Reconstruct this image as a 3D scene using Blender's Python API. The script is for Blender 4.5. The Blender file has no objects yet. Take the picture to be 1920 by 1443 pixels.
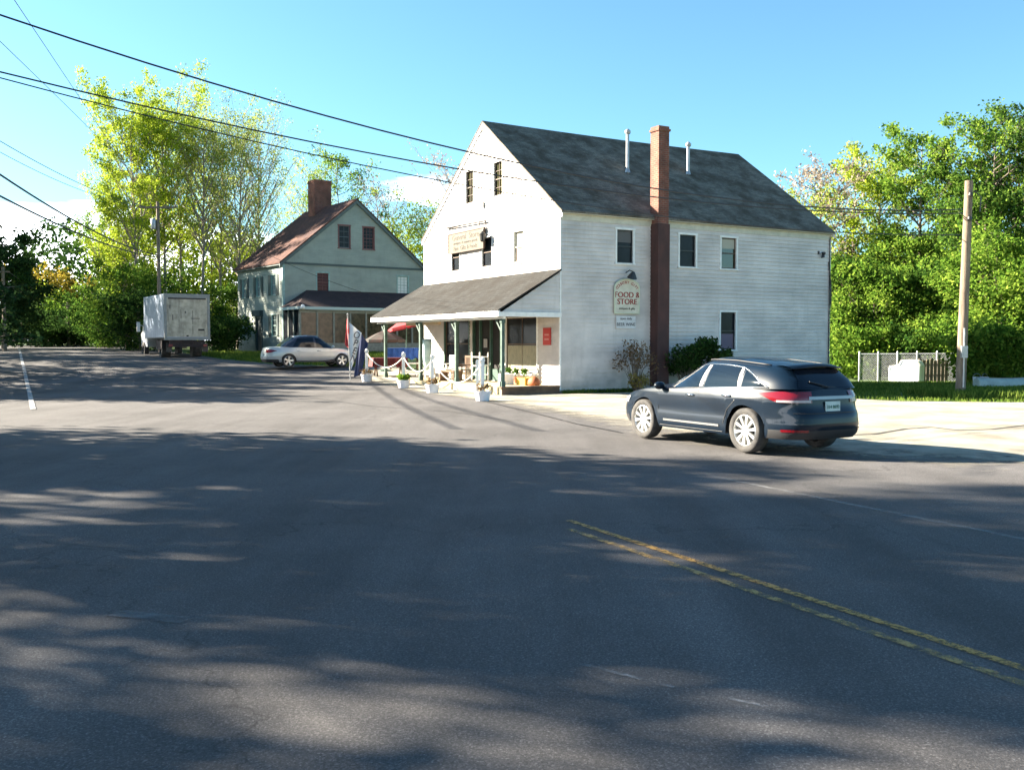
import bpy, math, random
import numpy as np
from mathutils import Vector, Matrix
from mathutils.geometry import delaunay_2d_cdt
R = math.radians
S = bpy.context.scene
C = S.collection

# ------------------------------------------------------------------ camera, sky, sun, exposure
CAMZ = 1.85; F = 1800.0; PITCH = math.atan(81.5/F)
cam = bpy.data.cameras.new('camera'); camo = bpy.data.objects.new('camera', cam); C.objects.link(camo)
camo.location = (0, 0, CAMZ); camo.rotation_euler = (math.pi/2-PITCH, 0, 0)
cam.sensor_width = 36; cam.lens = 36*F/1920; cam.clip_end = 3000; cam.clip_start = .05
S.camera = camo
SUN_EL = R(25); SHX, SHY = .963, -.27           # shadows run towards (SHX, SHY)
sd = Vector((-SHX*math.cos(SUN_EL), -SHY*math.cos(SUN_EL), math.sin(SUN_EL))).normalized()
sun = bpy.data.lights.new('sun', 'SUN'); sun.energy = 5.0; sun.angle = R(.6); sun.color = (1, .89, .72)
suno = bpy.data.objects.new('sun', sun); C.objects.link(suno)
suno.rotation_euler = (-sd).to_track_quat('-Z', 'Y').to_euler(); suno.location = (-40, 10, 40)
W = bpy.data.worlds.new('World'); S.world = W; W.use_nodes = True
nt = W.node_tree; nt.nodes.clear()
def wn(t, **k):
    n = nt.nodes.new(t)
    for a, b in k.items(): setattr(n, a, b)
    return n
sky = wn('ShaderNodeTexSky', sky_type='NISHITA'); sky.sun_disc = False; sky.sun_elevation = SUN_EL
sky.sun_rotation = math.atan2(sd.x, sd.y); sky.altitude = 100; sky.air_density = 1.0; sky.dust_density = .6; sky.ozone_density = 1.6
tc = wn('ShaderNodeTexCoord'); mp = wn('ShaderNodeMapping'); mp.inputs['Scale'].default_value = (1.6, 1.6, 7)
ns = wn('ShaderNodeTexNoise'); ns.inputs['Scale'].default_value = 1.5; ns.inputs['Detail'].default_value = 6; ns.inputs['Roughness'].default_value = .55
sx = wn('ShaderNodeSeparateXYZ'); L = nt.links.new
L(tc.outputs['Generated'], mp.inputs[0]); L(mp.outputs[0], ns.inputs['Vector']); L(tc.outputs['Generated'], sx.inputs[0])
mr = wn('ShaderNodeMapRange'); mr.inputs[1].default_value = .26; mr.inputs[2].default_value = .05; mr.clamp = True; L(sx.outputs[2], mr.inputs[0])
mx = wn('ShaderNodeMapRange'); mx.inputs[1].default_value = .25; mx.inputs[2].default_value = -.5; mx.inputs[3].default_value = .25; mx.clamp = True; L(sx.outputs[0], mx.inputs[0])
ad = wn('ShaderNodeMath', operation='MULTIPLY'); L(mr.outputs[0], ad.inputs[0]); L(mx.outputs[0], ad.inputs[1])
ad2 = wn('ShaderNodeMath', operation='MULTIPLY_ADD'); ad2.inputs[1].default_value = .52; L(ad.outputs[0], ad2.inputs[0]); L(ns.outputs[0], ad2.inputs[2])
cr = wn('ShaderNodeMapRange'); cr.inputs[1].default_value = .76; cr.inputs[2].default_value = .9; cr.clamp = True; L(ad2.outputs[0], cr.inputs[0])
hs = wn('ShaderNodeMix', data_type='RGBA', blend_type='MULTIPLY'); hs.inputs[0].default_value = 1; hs.inputs[7].default_value = (.64, .96, 1.05, 1); L(sky.outputs[0], hs.inputs[6])
mc = wn('ShaderNodeMix', data_type='RGBA'); mc.inputs[7].default_value = (22, 23, 24, 1)
L(cr.outputs[0], mc.inputs[0]); L(hs.outputs[2], mc.inputs[6])
bg = wn('ShaderNodeBackground'); bg.inputs[1].default_value = .036; L(mc.outputs[2], bg.inputs[0])
wo = wn('ShaderNodeOutputWorld'); L(bg.outputs[0], wo.inputs[0])
S.view_settings.view_transform = 'Standard'; S.view_settings.look = 'None'; S.view_settings.exposure = 2.92; S.view_settings.gamma = 1
S.render.engine = 'CYCLES'

# ------------------------------------------------------------------ terrain and projection helpers
def lerp(a, b, t): return a+(b-a)*t
def sst(t):
    t = min(1, max(0, t)); return t*t*(3-2*t)
def ip(x, xs, ys): return float(np.interp(x, xs, ys))
HY = [0, 32, 36, 40, 44, 47, 50, 54, 58, 62, 68, 75, 90, 140, 300]
HZ = [0, 0, .05, .17, .36, .53, .70, .88, 1.02, 1.13, 1.24, 1.31, 1.4, 1.55, 2.2]
def gh(x, y):
    return ip(y, HY, HZ)*sst((3-x)/7) + ip(y, [34, 44, 52, 80, 300], [0, -.10, -.28, -.8, -.8])*sst((x-6)/6)
cp, sp = math.cos(PITCH), math.sin(PITCH)
def ray(px, py):
    u = (px-960)/F; v = (721.5-py)/F
    return Vector((u, cp+v*sp, -sp+v*cp))
def G(px, py):                                   # the ground point seen in that direction
    d = ray(px, py); t = 3.0
    while t < 400:
        p = Vector((0, 0, CAMZ))+d*t
        if p.z <= gh(p.x, p.y): return (p.x, p.y)
        t += .03
    return (p.x, p.y)
def at(px, py, Y):
    d = ray(px, py); t = Y/d.y
    return Vector((d.x*t, Y, CAMZ+d.z*t))

# ------------------------------------------------------------------ materials
def mat(name, col, rough=.8, metal=0, col2=None, nscale=4, bump=0, bscale=60, coat=0, spec=.5, detail=6, lo=.35, hi=.65, obj=True, stretch=None, emit=None, trans=0):
    m = bpy.data.materials.new(name); m.use_nodes = True; t = m.node_tree; n = t.nodes; b = n['Principled BSDF']; lk = t.links.new
    c = (*col, 1)
    b.inputs['Base Color'].default_value = c; b.inputs['Roughness'].default_value = rough; b.inputs['Metallic'].default_value = metal
    b.inputs['Coat Weight'].default_value = coat; b.inputs['Specular IOR Level'].default_value = spec; b.inputs['Coat Roughness'].default_value = .04
    tcn = n.new('ShaderNodeTexCoord'); mpn = n.new('ShaderNodeMapping'); lk(tcn.outputs['Object'], mpn.inputs[0])
    if stretch: mpn.inputs['Scale'].default_value = stretch
    if col2 is not None:
        no = n.new('ShaderNodeTexNoise'); no.inputs['Scale'].default_value = nscale; no.inputs['Detail'].default_value = detail; no.inputs['Roughness'].default_value = .6
        lk(mpn.outputs[0], no.inputs['Vector'])
        r = n.new('ShaderNodeValToRGB'); r.color_ramp.elements[0].position = lo; r.color_ramp.elements[1].position = hi
        r.color_ramp.elements[0].color = (*col2, 1); r.color_ramp.elements[1].color = c
        lk(no.outputs[0], r.inputs[0]); lk(r.outputs[0], b.inputs['Base Color'])
    if bump:
        n2 = n.new('ShaderNodeTexNoise'); n2.inputs['Scale'].default_value = bscale; n2.inputs['Detail'].default_value = 5
        lk(mpn.outputs[0], n2.inputs['Vector'])
        bp = n.new('ShaderNodeBump'); bp.inputs['Strength'].default_value = bump; bp.inputs['Distance'].default_value = .02
        lk(n2.outputs[0], bp.inputs['Height']); lk(bp.outputs[0], b.inputs['Normal'])
    return m
def leafmat(name, cols, trans=.35):
    m = bpy.data.materials.new(name); m.use_nodes = True; t = m.node_tree; n = t.nodes; lk = t.links.new; n.clear()
    g = n.new('ShaderNodeNewGeometry'); no = n.new('ShaderNodeTexNoise'); no.inputs['Scale'].default_value = .45; no.inputs['Detail'].default_value = 3
    tcn = n.new('ShaderNodeTexCoord'); lk(tcn.outputs['Object'], no.inputs['Vector'])
    ma = n.new('ShaderNodeMath'); ma.operation = 'MULTIPLY_ADD'; ma.inputs[1].default_value = .55; lk(g.outputs['Random Per Island'], ma.inputs[0])
    sb = n.new('ShaderNodeMath'); sb.operation = 'SUBTRACT'; sb.inputs[1].default_value = .27; lk(no.outputs[0], sb.inputs[0]); lk(sb.outputs[0], ma.inputs[2])
    r = n.new('ShaderNodeValToRGB'); els = r.color_ramp.elements
    els[0].color = (*cols[0], 1); els[1].color = (*cols[-1], 1); els[0].position = .15; els[1].position = .85
    for i, cc in enumerate(cols[1:-1]):
        e = els.new(.15+.7*(i+1)/(len(cols)-1)); e.color = (*cc, 1)
    lk(ma.outputs[0], r.inputs[0])
    d = n.new('ShaderNodeBsdfDiffuse'); tr = n.new('ShaderNodeBsdfTranslucent'); mxs = n.new('ShaderNodeMixShader'); mxs.inputs[0].default_value = trans
    lk(r.outputs[0], d.inputs[0]); lk(r.outputs[0], tr.inputs[0]); lk(d.outputs[0], mxs.inputs[1]); lk(tr.outputs[0], mxs.inputs[2])
    o = n.new('ShaderNodeOutputMaterial'); lk(mxs.outputs[0], o.inputs[0])
    return m
def glassmat(name, col=(.012, .014, .017), rough=.06):
    return mat(name, col, .15, spec=.1, col2=tuple(c*1.8 for c in col), nscale=1.5, bump=.03, bscale=1.2)
def brickmat(name, c1, c2, mortar, scale=1.0):
    m = bpy.data.materials.new(name); m.use_nodes = True; t = m.node_tree; n = t.nodes; b = n['Principled BSDF']; lk = t.links.new
    tcn = n.new('ShaderNodeTexCoord'); sxn = n.new('ShaderNodeSeparateXYZ'); lk(tcn.outputs['Object'], sxn.inputs[0])
    a = n.new('ShaderNodeMath'); a.operation = 'ADD'; lk(sxn.outputs[0], a.inputs[0]); lk(sxn.outputs[1], a.inputs[1])
    cb = n.new('ShaderNodeCombineXYZ'); lk(a.outputs[0], cb.inputs[0]); lk(sxn.outputs[2], cb.inputs[1])
    br = n.new('ShaderNodeTexBrick'); br.inputs['Scale'].default_value = scale; br.inputs['Color1'].default_value = (*c1, 1); br.inputs['Color2'].default_value = (*c2, 1); br.inputs['Mortar'].default_value = (*mortar, 1)
    br.inputs['Brick Width'].default_value = .22; br.inputs['Row Height'].default_value = .075; br.inputs['Mortar Size'].default_value = .009
    lk(cb.outputs[0], br.inputs['Vector'])
    no = n.new('ShaderNodeTexNoise'); no.inputs['Scale'].default_value = 2.2; no.inputs['Detail'].default_value = 7; lk(tcn.outputs['Object'], no.inputs['Vector'])
    mr_ = n.new('ShaderNodeMapRange'); mr_.inputs[1].default_value = .3; mr_.inputs[2].default_value = .7; mr_.inputs[3].default_value = .55; mr_.inputs[4].default_value = 1.25; lk(no.outputs[0], mr_.inputs[0])
    mm = n.new('ShaderNodeMix'); mm.data_type = 'RGBA'; mm.blend_type = 'MULTIPLY'; mm.inputs[0].default_value = 1; lk(br.outputs[0], mm.inputs[6]); lk(mr_.outputs[0], mm.inputs[7])
    lk(mm.outputs[2], b.inputs['Base Color']); b.inputs['Roughness'].default_value = .9
    bp = n.new('ShaderNodeBump'); bp.inputs['Strength'].default_value = .4; bp.inputs['Distance'].default_value = .01; lk(br.outputs['Fac'], bp.inputs['Height']); bp.invert = True; lk(bp.outputs[0], b.inputs['Normal'])
    return m
def shinglemat(name, c1, c2, c3, axis='x'):
    # courses of shingles in the roof's own plane: x along the eave, z by height
    m = bpy.data.materials.new(name); m.use_nodes = True; t = m.node_tree; n = t.nodes; b = n['Principled BSDF']; lk = t.links.new
    tcn = n.new('ShaderNodeTexCoord'); sxn = n.new('ShaderNodeSeparateXYZ'); lk(tcn.outputs['Object'], sxn.inputs[0])
    cb = n.new('ShaderNodeCombineXYZ'); lk(sxn.outputs[0 if axis == 'x' else 1], cb.inputs[0]); lk(sxn.outputs[2], cb.inputs[1])
    br = n.new('ShaderNodeTexBrick'); br.inputs['Scale'].default_value = 1; br.inputs['Color1'].default_value = (*c1, 1); br.inputs['Color2'].default_value = (*c2, 1); br.inputs['Mortar'].default_value = (*[c*.4 for c in c1], 1)
    br.inputs['Brick Width'].default_value = .3; br.inputs['Row Height'].default_value = .085; br.inputs['Mortar Size'].default_value = .006
    lk(cb.outputs[0], br.inputs['Vector'])
    no = n.new('ShaderNodeTexNoise'); no.inputs['Scale'].default_value = 1.1; no.inputs['Detail'].default_value = 8; no.inputs['Roughness'].default_value = .68; lk(tcn.outputs['Object'], no.inputs['Vector'])
    r = n.new('ShaderNodeMapRange'); r.inputs[1].default_value = .42; r.inputs[2].default_value = .62; lk(no.outputs[0], r.inputs[0])
    mm = n.new('ShaderNodeMix'); mm.data_type = 'RGBA'; lk(r.outputs[0], mm.inputs[0]); lk(br.outputs[0], mm.inputs[6]); mm.inputs[7].default_value = (*c3, 1)
    n3 = n.new('ShaderNodeTexNoise'); n3.inputs['Scale'].default_value = 14; n3.inputs['Detail'].default_value = 4; lk(tcn.outputs['Object'], n3.inputs['Vector'])
    r3 = n.new('ShaderNodeMapRange'); r3.inputs[3].default_value = .6; r3.inputs[4].default_value = 1.4; lk(n3.outputs[0], r3.inputs[0])
    m3 = n.new('ShaderNodeMix'); m3.data_type = 'RGBA'; m3.blend_type = 'MULTIPLY'; m3.inputs[0].default_value = 1; lk(mm.outputs[2], m3.inputs[6]); lk(r3.outputs[0], m3.inputs[7])
    lk(m3.outputs[2], b.inputs['Base Color']); b.inputs['Roughness'].default_value = .95; b.inputs['Specular IOR Level'].default_value = .2
    bp = n.new('ShaderNodeBump'); bp.inputs['Strength'].default_value = .6; bp.inputs['Distance'].default_value = .012; bp.invert = True; lk(br.outputs['Fac'], bp.inputs['Height']); lk(bp.outputs[0], b.inputs['Normal'])
    return m
def asphaltmat():
    m = bpy.data.materials.new('asphalt'); m.use_nodes = True; t = m.node_tree; n = t.nodes; b = n['Principled BSDF']; lk = t.links.new
    tcn = n.new('ShaderNodeTexCoord')
    def noise(s, d, rg=.6, st=None):
        o = n.new('ShaderNodeTexNoise'); o.inputs['Scale'].default_value = s; o.inputs['Detail'].default_value = d; o.inputs['Roughness'].default_value = rg
        if st:
            q = n.new('ShaderNodeMapping'); q.inputs['Scale'].default_value = st; q.inputs['Rotation'].default_value = (0, 0, R(-30)); lk(tcn.outputs['Object'], q.inputs[0]); lk(q.outputs[0], o.inputs['Vector'])
        else: lk(tcn.outputs['Object'], o.inputs['Vector'])
        return o.outputs[0]
    def mrng(i, a, b_, c, d):
        r = n.new('ShaderNodeMapRange'); r.inputs[1].default_value = a; r.inputs[2].default_value = b_; r.inputs[3].default_value = c; r.inputs[4].default_value = d; lk(i, r.inputs[0]); return r.outputs[0]
    def mul(a, b_):
        q = n.new('ShaderNodeMath'); q.operation = 'MULTIPLY'; lk(a, q.inputs[0]); lk(b_, q.inputs[1]); return q.outputs[0]
    v = mul(mrng(noise(.22, 6, .65), .32, .68, .72, 1.25), mrng(noise(55, 3, .7), .35, .68, .7, 1.35))
    v = mul(v, mrng(noise(1.0, 5, .6, (1.1, .10, 1)), .3, .7, .76, 1.22))
    vo = n.new('ShaderNodeTexVoronoi'); vo.inputs['Scale'].default_value = 120; lk(tcn.outputs['Object'], vo.inputs['Vector'])
    v = mul(v, mrng(vo.outputs['Color'], .6, .98, .88, 1.9))
    # fine cracks
    vc = n.new('ShaderNodeTexVoronoi'); vc.feature = 'DISTANCE_TO_EDGE'; vc.inputs['Scale'].default_value = .16
    wp = n.new('ShaderNodeTexNoise'); wp.inputs['Scale'].default_value = .9; wp.inputs['Detail'].default_value = 5; lk(tcn.outputs['Object'], wp.inputs['Vector'])
    av = n.new('ShaderNodeMix'); av.data_type = 'VECTOR'; av.inputs[0].default_value = .35; lk(tcn.outputs['Object'], av.inputs[4]); 
    sc_ = n.new('ShaderNodeVectorMath'); sc_.operation = 'MULTIPLY_ADD'; sc_.inputs[1].default_value = (2.5, 2.5, 0); lk(wp.outputs['Color'], sc_.inputs[0]); lk(tcn.outputs['Object'], sc_.inputs[2]); lk(sc_.outputs[0], vc.inputs['Vector'])
    v = mul(v, mrng(vc.outputs['Distance'], .0, .0035, .62, 1))
    cc = n.new('ShaderNodeMix'); cc.data_type = 'RGBA'; cc.blend_type = 'MULTIPLY'; cc.inputs[0].default_value = 1; cc.inputs[6].default_value = (.078, .074, .074, 1); lk(v, cc.inputs[7])
    lk(cc.outputs[2], b.inputs['Base Color']); b.inputs['Roughness'].default_value = .92; b.inputs['Specular IOR Level'].default_value = .25
    bp = n.new('ShaderNodeBump'); bp.inputs['Strength'].default_value = .7; bp.inputs['Distance'].default_value = .008; lk(noise(90, 3, .8), bp.inputs['Height']); lk(bp.outputs[0], b.inputs['Normal'])
    return m
def wornpaint(name, col, lo, hi, sc=9, amt=1.0):
    m = mat(name, col, .7, col2=tuple(c*.55 for c in col), nscale=20)
    t = m.node_tree; n = t.nodes; lk = t.links.new; b = n['Principled BSDF']; o = n['Material Output']
    tcn = n.new('ShaderNodeTexCoord'); no = n.new('ShaderNodeTexNoise'); no.inputs['Scale'].default_value = sc; no.inputs['Detail'].default_value = 8; no.inputs['Roughness'].default_value = .75; lk(tcn.outputs['Object'], no.inputs['Vector'])
    r = n.new('ShaderNodeMapRange'); r.inputs[1].default_value = lo; r.inputs[2].default_value = hi; r.inputs[4].default_value = amt; lk(no.outputs[0], r.inputs[0])
    tr = n.new('ShaderNodeBsdfTransparent'); ms = n.new('ShaderNodeMixShader'); lk(r.outputs[0], ms.inputs[0]); lk(tr.outputs[0], ms.inputs[1]); lk(b.outputs[0], ms.inputs[2]); lk(ms.outputs[0], o.inputs[0])
    return m
M = dict(
 white=mat('white_clapboard', (.66, .60, .56), .7, col2=(.46, .42, .395), nscale=.8, stretch=(.7, .7, 1.4), bump=.06, bscale=14),
 trim=mat('white_trim', (.78, .77, .74), .6, col2=(.66, .65, .62), nscale=5),
 cream=mat('cream_trim', (.55, .52, .43), .7, col2=(.42, .40, .33), nscale=3),
 green=mat('grey_green_clapboard', (.285, .325, .285), .75, col2=(.22, .255, .225), nscale=1.2, stretch=(.7, .7, 1.4), bump=.06, bscale=14),
 greentrim=mat('green_trim', (.27, .40, .37), .7, col2=(.19, .29, .27), nscale=6),
 darkgreen=mat('dark_green_paint', (.03, .075, .055), .5, col2=(.05, .10, .075), nscale=6),
 postgreen=mat('worn_green_post_paint', (.02, .05, .036), .6, col2=(.055, .10, .08), nscale=7),
 redframe=mat('dull_red_window_frame', (.17, .065, .06), .7, col2=(.11, .045, .045), nscale=8),
 shingle=shinglemat('weathered_grey_shingles', (.20, .175, .14), (.13, .115, .095), (.07, .056, .04)),
 shinglep=shinglemat('porch_grey_shingles', (.040, .040, .039), (.027, .027, .026), (.02, .018, .016), 'y'),
 rustroof=shinglemat('rusty_brown_shingles', (.125, .064, .046), (.085, .043, .036), (.06, .034, .033), 'y'),
 darkroof=shinglemat('dark_maroon_shingles', (.075, .05, .048), (.055, .038, .038), (.045, .032, .032)),
 brick=brickmat('red_brick', (.21, .062, .038), (.15, .045, .03), (.17, .12, .09)),
 brickdark=mat('dark_maroon_flue', (.085, .034, .028), .85, col2=(.05, .023, .02), nscale=3, stretch=(1, 1, .5), bump=.4, bscale=30),
 glass=glassmat('dark_window_glass'), glassg=mat('greenish_window_glass', (.035, .032, .012), .08, spec=.8, col2=(.02, .02, .01), nscale=1.5),
 glasslit=mat('pale_blind_behind_glass', (.42, .40, .34), .3, col2=(.33, .31, .26), nscale=2),
 shade_=mat('cream_roller_blind', (.36, .34, .28), .8), dark=mat('dark_opening', (.012, .011, .011), .9),
 frame=mat('brown_window_frame', (.10, .06, .04), .7, col2=(.07, .045, .03), nscale=9),
 black=mat('black_paint', (.012, .012, .013), .45, col2=(.02, .02, .02), nscale=9), metal=mat('galvanised_metal', (.42, .43, .44), .45, metal=.6, col2=(.3, .31, .32), nscale=6),
 wood=mat('weathered_pole_wood', (.23, .18, .13), .9, col2=(.12, .09, .065), nscale=3, stretch=(6, 6, .5), bump=.5, bscale=25),
 deck=mat('porch_cream_deck', (.50, .42, .25), .85, col2=(.36, .29, .17), nscale=2.5, bump=.3, bscale=30),
 brown=mat('brown_boards', (.15, .09, .055), .85, col2=(.09, .055, .035), nscale=4),
 bark=mat('grey_bark', (.17, .14, .11), .95, col2=(.08, .065, .05), nscale=3, stretch=(4, 4, .8), bump=.6, bscale=20),
 barkpale=mat('pale_bark', (.34, .29, .23), .95, col2=(.18, .145, .11), nscale=3, stretch=(4, 4, .8)),
 red=mat('red_cloth', (.42, .025, .035), .8, col2=(.3, .02, .025), nscale=5), maroon=mat('maroon_cloth', (.13, .015, .018), .85, col2=(.08, .01, .012), nscale=4),
 blue=mat('blue_cloth', (.02, .09, .36), .8, col2=(.012, .05, .22), nscale=4), whitecloth=mat('white_cloth', (.75, .76, .78), .8, col2=(.62, .64, .66), nscale=4), paleblue=mat('pale_blue_cloth', (.58, .74, .80), .8, col2=(.33, .50, .56), nscale=3),
 navy=mat('navy_cloth', (.03, .045, .12), .85, col2=(.02, .03, .085), nscale=4),
 rope=mat('white_rope', (.62, .58, .52), .85, col2=(.5, .46, .4), nscale=12), pot=mat('white_plastic_pot', (.72, .71, .74), .45, col2=(.6, .59, .62), nscale=4),
 soil=mat('dark_soil', (.04, .03, .02), .95), yellow=mat('yellow_plastic', (.6, .42, .05), .5, col2=(.5, .34, .04), nscale=4), orange=mat('rust_orange', (.35, .10, .03), .7, col2=(.25, .07, .02), nscale=5),
 signred=mat('red_sign_paint', (.40, .03, .025), .6), signbrown=mat('brown_sign_lettering', (.02, .014, .008), .7), signcream=mat('cream_sign_board', (.085, .07, .045), .7, col2=(.06, .05, .032), nscale=4),
 signpale=mat('pale_sign_board', (.62, .58, .47), .7, col2=(.5, .46, .36), nscale=4), signred2=mat('faded_red_lettering', (.30, .015, .012), .7), ink=mat('dark_grey_lettering', (.08, .07, .07), .7),
 tyre=mat('tyre_rubber', (.02, .02, .021), .85, col2=(.06, .055, .05), nscale=8), alloy=mat('bright_alloy', (.72, .72, .70), .3, metal=.7, col2=(.6, .6, .58), nscale=4),
 chrome=mat('chrome', (.8, .8, .8), .12, metal=1), carglass=mat('tinted_car_glass', (.004, .008, .015), .05, spec=.3),
 paint=mat('dark_teal_blue_paint', (.0025, .009, .019), .4, metal=.0, coat=.45, spec=.12, col2=(.002, .007, .015), nscale=2),
 silver=mat('silver_paint', (.40, .43, .44), .35, metal=.4, coat=.6, col2=(.36, .39, .40), nscale=2), darkpaint=mat('dark_blue_paint', (.012, .014, .025), .3, metal=.2, coat=.8),
 tail=mat('red_tail_lamp', (.13, .004, .008), .12, coat=.6, spec=.5), lampwhite=mat('clear_lamp_strip', (.35, .28, .28), .15), plate=mat('pale_green_plate', (.42, .52, .50), .45, col2=(.36, .45, .44), nscale=6), plastic=mat('black_plastic', (.018, .018, .02), .6),
 truckside=mat('aluminium_truck_side', (.42, .48, .58), .35, metal=.35, col2=(.27, .33, .44), nscale=1.6, stretch=(1.5, 1.5, .6)), truckback=mat('dirty_white_truck_door', (.60, .54, .42), .7, col2=(.34, .30, .23), nscale=2.6, bump=.2, bscale=6),
 asphalt=asphaltmat(),
 gravel=mat('pale_sandy_gravel', (.35, .325, .265), .95, col2=(.19, .17, .13), nscale=.9, bump=1, bscale=70, detail=9),
 grass=mat('grass_ground', (.075, .14, .022), .95, col2=(.045, .075, .015), nscale=2.5, bump=1, bscale=50, detail=9),
 yline=wornpaint('worn_yellow_line', (.48, .26, .05), .36, .56, 14, .95), wline=wornpaint('worn_white_line', (.42, .42, .42), .42, .62, 7, .45), wline2=wornpaint('white_edge_line', (.5, .5, .5), .3, .5, 5, .75), patch=wornpaint('pale_scuff', (.16, .16, .165), .35, .6, 4, .6),
 lf_yellow=leafmat('yellow_green_leaves', [(.13, .20, .015), (.27, .36, .03), (.42, .48, .06)], .5), lf_pale=leafmat('pale_olive_leaves', [(.15, .20, .035), (.27, .33, .06), (.42, .46, .12)], .5),
 lf_bright=leafmat('bright_green_leaves', [(.035, .085, .012), (.11, .20, .025), (.25, .34, .05)], .45), lf_mid=leafmat('mid_green_leaves', [(.02, .055, .012), (.06, .125, .02), (.14, .21, .035)], .4),
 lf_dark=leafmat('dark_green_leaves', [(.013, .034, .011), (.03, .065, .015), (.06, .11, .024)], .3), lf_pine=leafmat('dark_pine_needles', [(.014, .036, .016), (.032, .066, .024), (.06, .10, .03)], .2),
 lf_bud=leafmat('reddish_budding_twigs', [(.22, .17, .14), (.30, .24, .19), (.4, .33, .25)], .3), lf_orange=leafmat('orange_green_leaves', [(.14, .14, .02), (.28, .22, .03), (.36, .26, .05)], .4),
 lf_shrub=leafmat('russet_shrub_leaves', [(.10, .07, .03), (.16, .10, .05), (.22, .15, .08)], .3), blade=leafmat('grass_blades', [(.04, .075, .015), (.09, .15, .025), (.19, .24, .05)], .4), lf_straw=leafmat('straw_leaves', [(.14, .12, .03), (.26, .21, .06), (.36, .30, .09)], .4),
)

def streaks(m, amt=.45, dirt=(.30, .28, .24)):
    t = m.node_tree; n = t.nodes; lk = t.links.new; b = n['Principled BSDF']; src = b.inputs['Base Color'].links[0].from_socket
    tcn = n.new('ShaderNodeTexCoord'); mpn = n.new('ShaderNodeMapping'); mpn.inputs['Scale'].default_value = (2.2, 2.2, .28); lk(tcn.outputs['Object'], mpn.inputs[0])
    no = n.new('ShaderNodeTexNoise'); no.inputs['Scale'].default_value = 1.6; no.inputs['Detail'].default_value = 9; no.inputs['Roughness'].default_value = .7; lk(mpn.outputs[0], no.inputs['Vector'])
    r_ = n.new('ShaderNodeMapRange'); r_.inputs[1].default_value = .52; r_.inputs[2].default_value = .78; r_.inputs[4].default_value = amt; lk(no.outputs[0], r_.inputs[0])
    sx_ = n.new('ShaderNodeSeparateXYZ'); lk(tcn.outputs['Object'], sx_.inputs[0]); n4 = n.new('ShaderNodeTexNoise'); n4.inputs['Scale'].default_value = 3; n4.inputs['Detail'].default_value = 8; lk(tcn.outputs['Object'], n4.inputs['Vector'])
    q = n.new('ShaderNodeMath'); q.operation = 'MULTIPLY_ADD'; q.inputs[1].default_value = -1.6; lk(n4.outputs[0], q.inputs[0]); lk(sx_.outputs[2], q.inputs[2])
    r2 = n.new('ShaderNodeMapRange'); r2.inputs[1].default_value = .15; r2.inputs[2].default_value = -.75; r2.inputs[4].default_value = .75; lk(q.outputs[0], r2.inputs[0])
    mxx = n.new('ShaderNodeMath'); mxx.operation = 'MAXIMUM'; lk(r_.outputs[0], mxx.inputs[0]); lk(r2.outputs[0], mxx.inputs[1])
    mm = n.new('ShaderNodeMix'); mm.data_type = 'RGBA'; mm.inputs[7].default_value = (*dirt, 1); lk(mxx.outputs[0], mm.inputs[0]); lk(src, mm.inputs[6]); lk(mm.outputs[2], b.inputs['Base Color'])
streaks(M['white']); streaks(M['green'], .4, (.13, .15, .13)); streaks(M['truckback'], .9, (.14, .12, .10)); streaks(M['truckside'], .5, (.2, .22, .25))
def edgeblend(m):
    t = m.node_tree; n = t.nodes; lk = t.links.new; b = n['Principled BSDF']; o = n['Material Output']
    a = n.new('ShaderNodeAttribute'); a.attribute_name = 'edge'; tcn = n.new('ShaderNodeTexCoord')
    no = n.new('ShaderNodeTexNoise'); no.inputs['Scale'].default_value = 1.3; no.inputs['Detail'].default_value = 10; no.inputs['Roughness'].default_value = .72; lk(tcn.outputs['Object'], no.inputs['Vector'])
    q = n.new('ShaderNodeMath'); q.operation = 'MULTIPLY_ADD'; q.inputs[1].default_value = 2.2; lk(no.outputs[0], q.inputs[0]); lk(a.outputs['Fac'], q.inputs[2])
    r_ = n.new('ShaderNodeMapRange'); r_.inputs[1].default_value = 1.25; r_.inputs[2].default_value = 2.1; lk(q.outputs[0], r_.inputs[0])
    tr = n.new('ShaderNodeBsdfTransparent'); ms = n.new('ShaderNodeMixShader'); lk(r_.outputs[0], ms.inputs[0]); lk(tr.outputs[0], ms.inputs[1]); lk(b.outputs[0], ms.inputs[2]); lk(ms.outputs[0], o.inputs[0])
edgeblend(M['gravel'])
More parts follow.
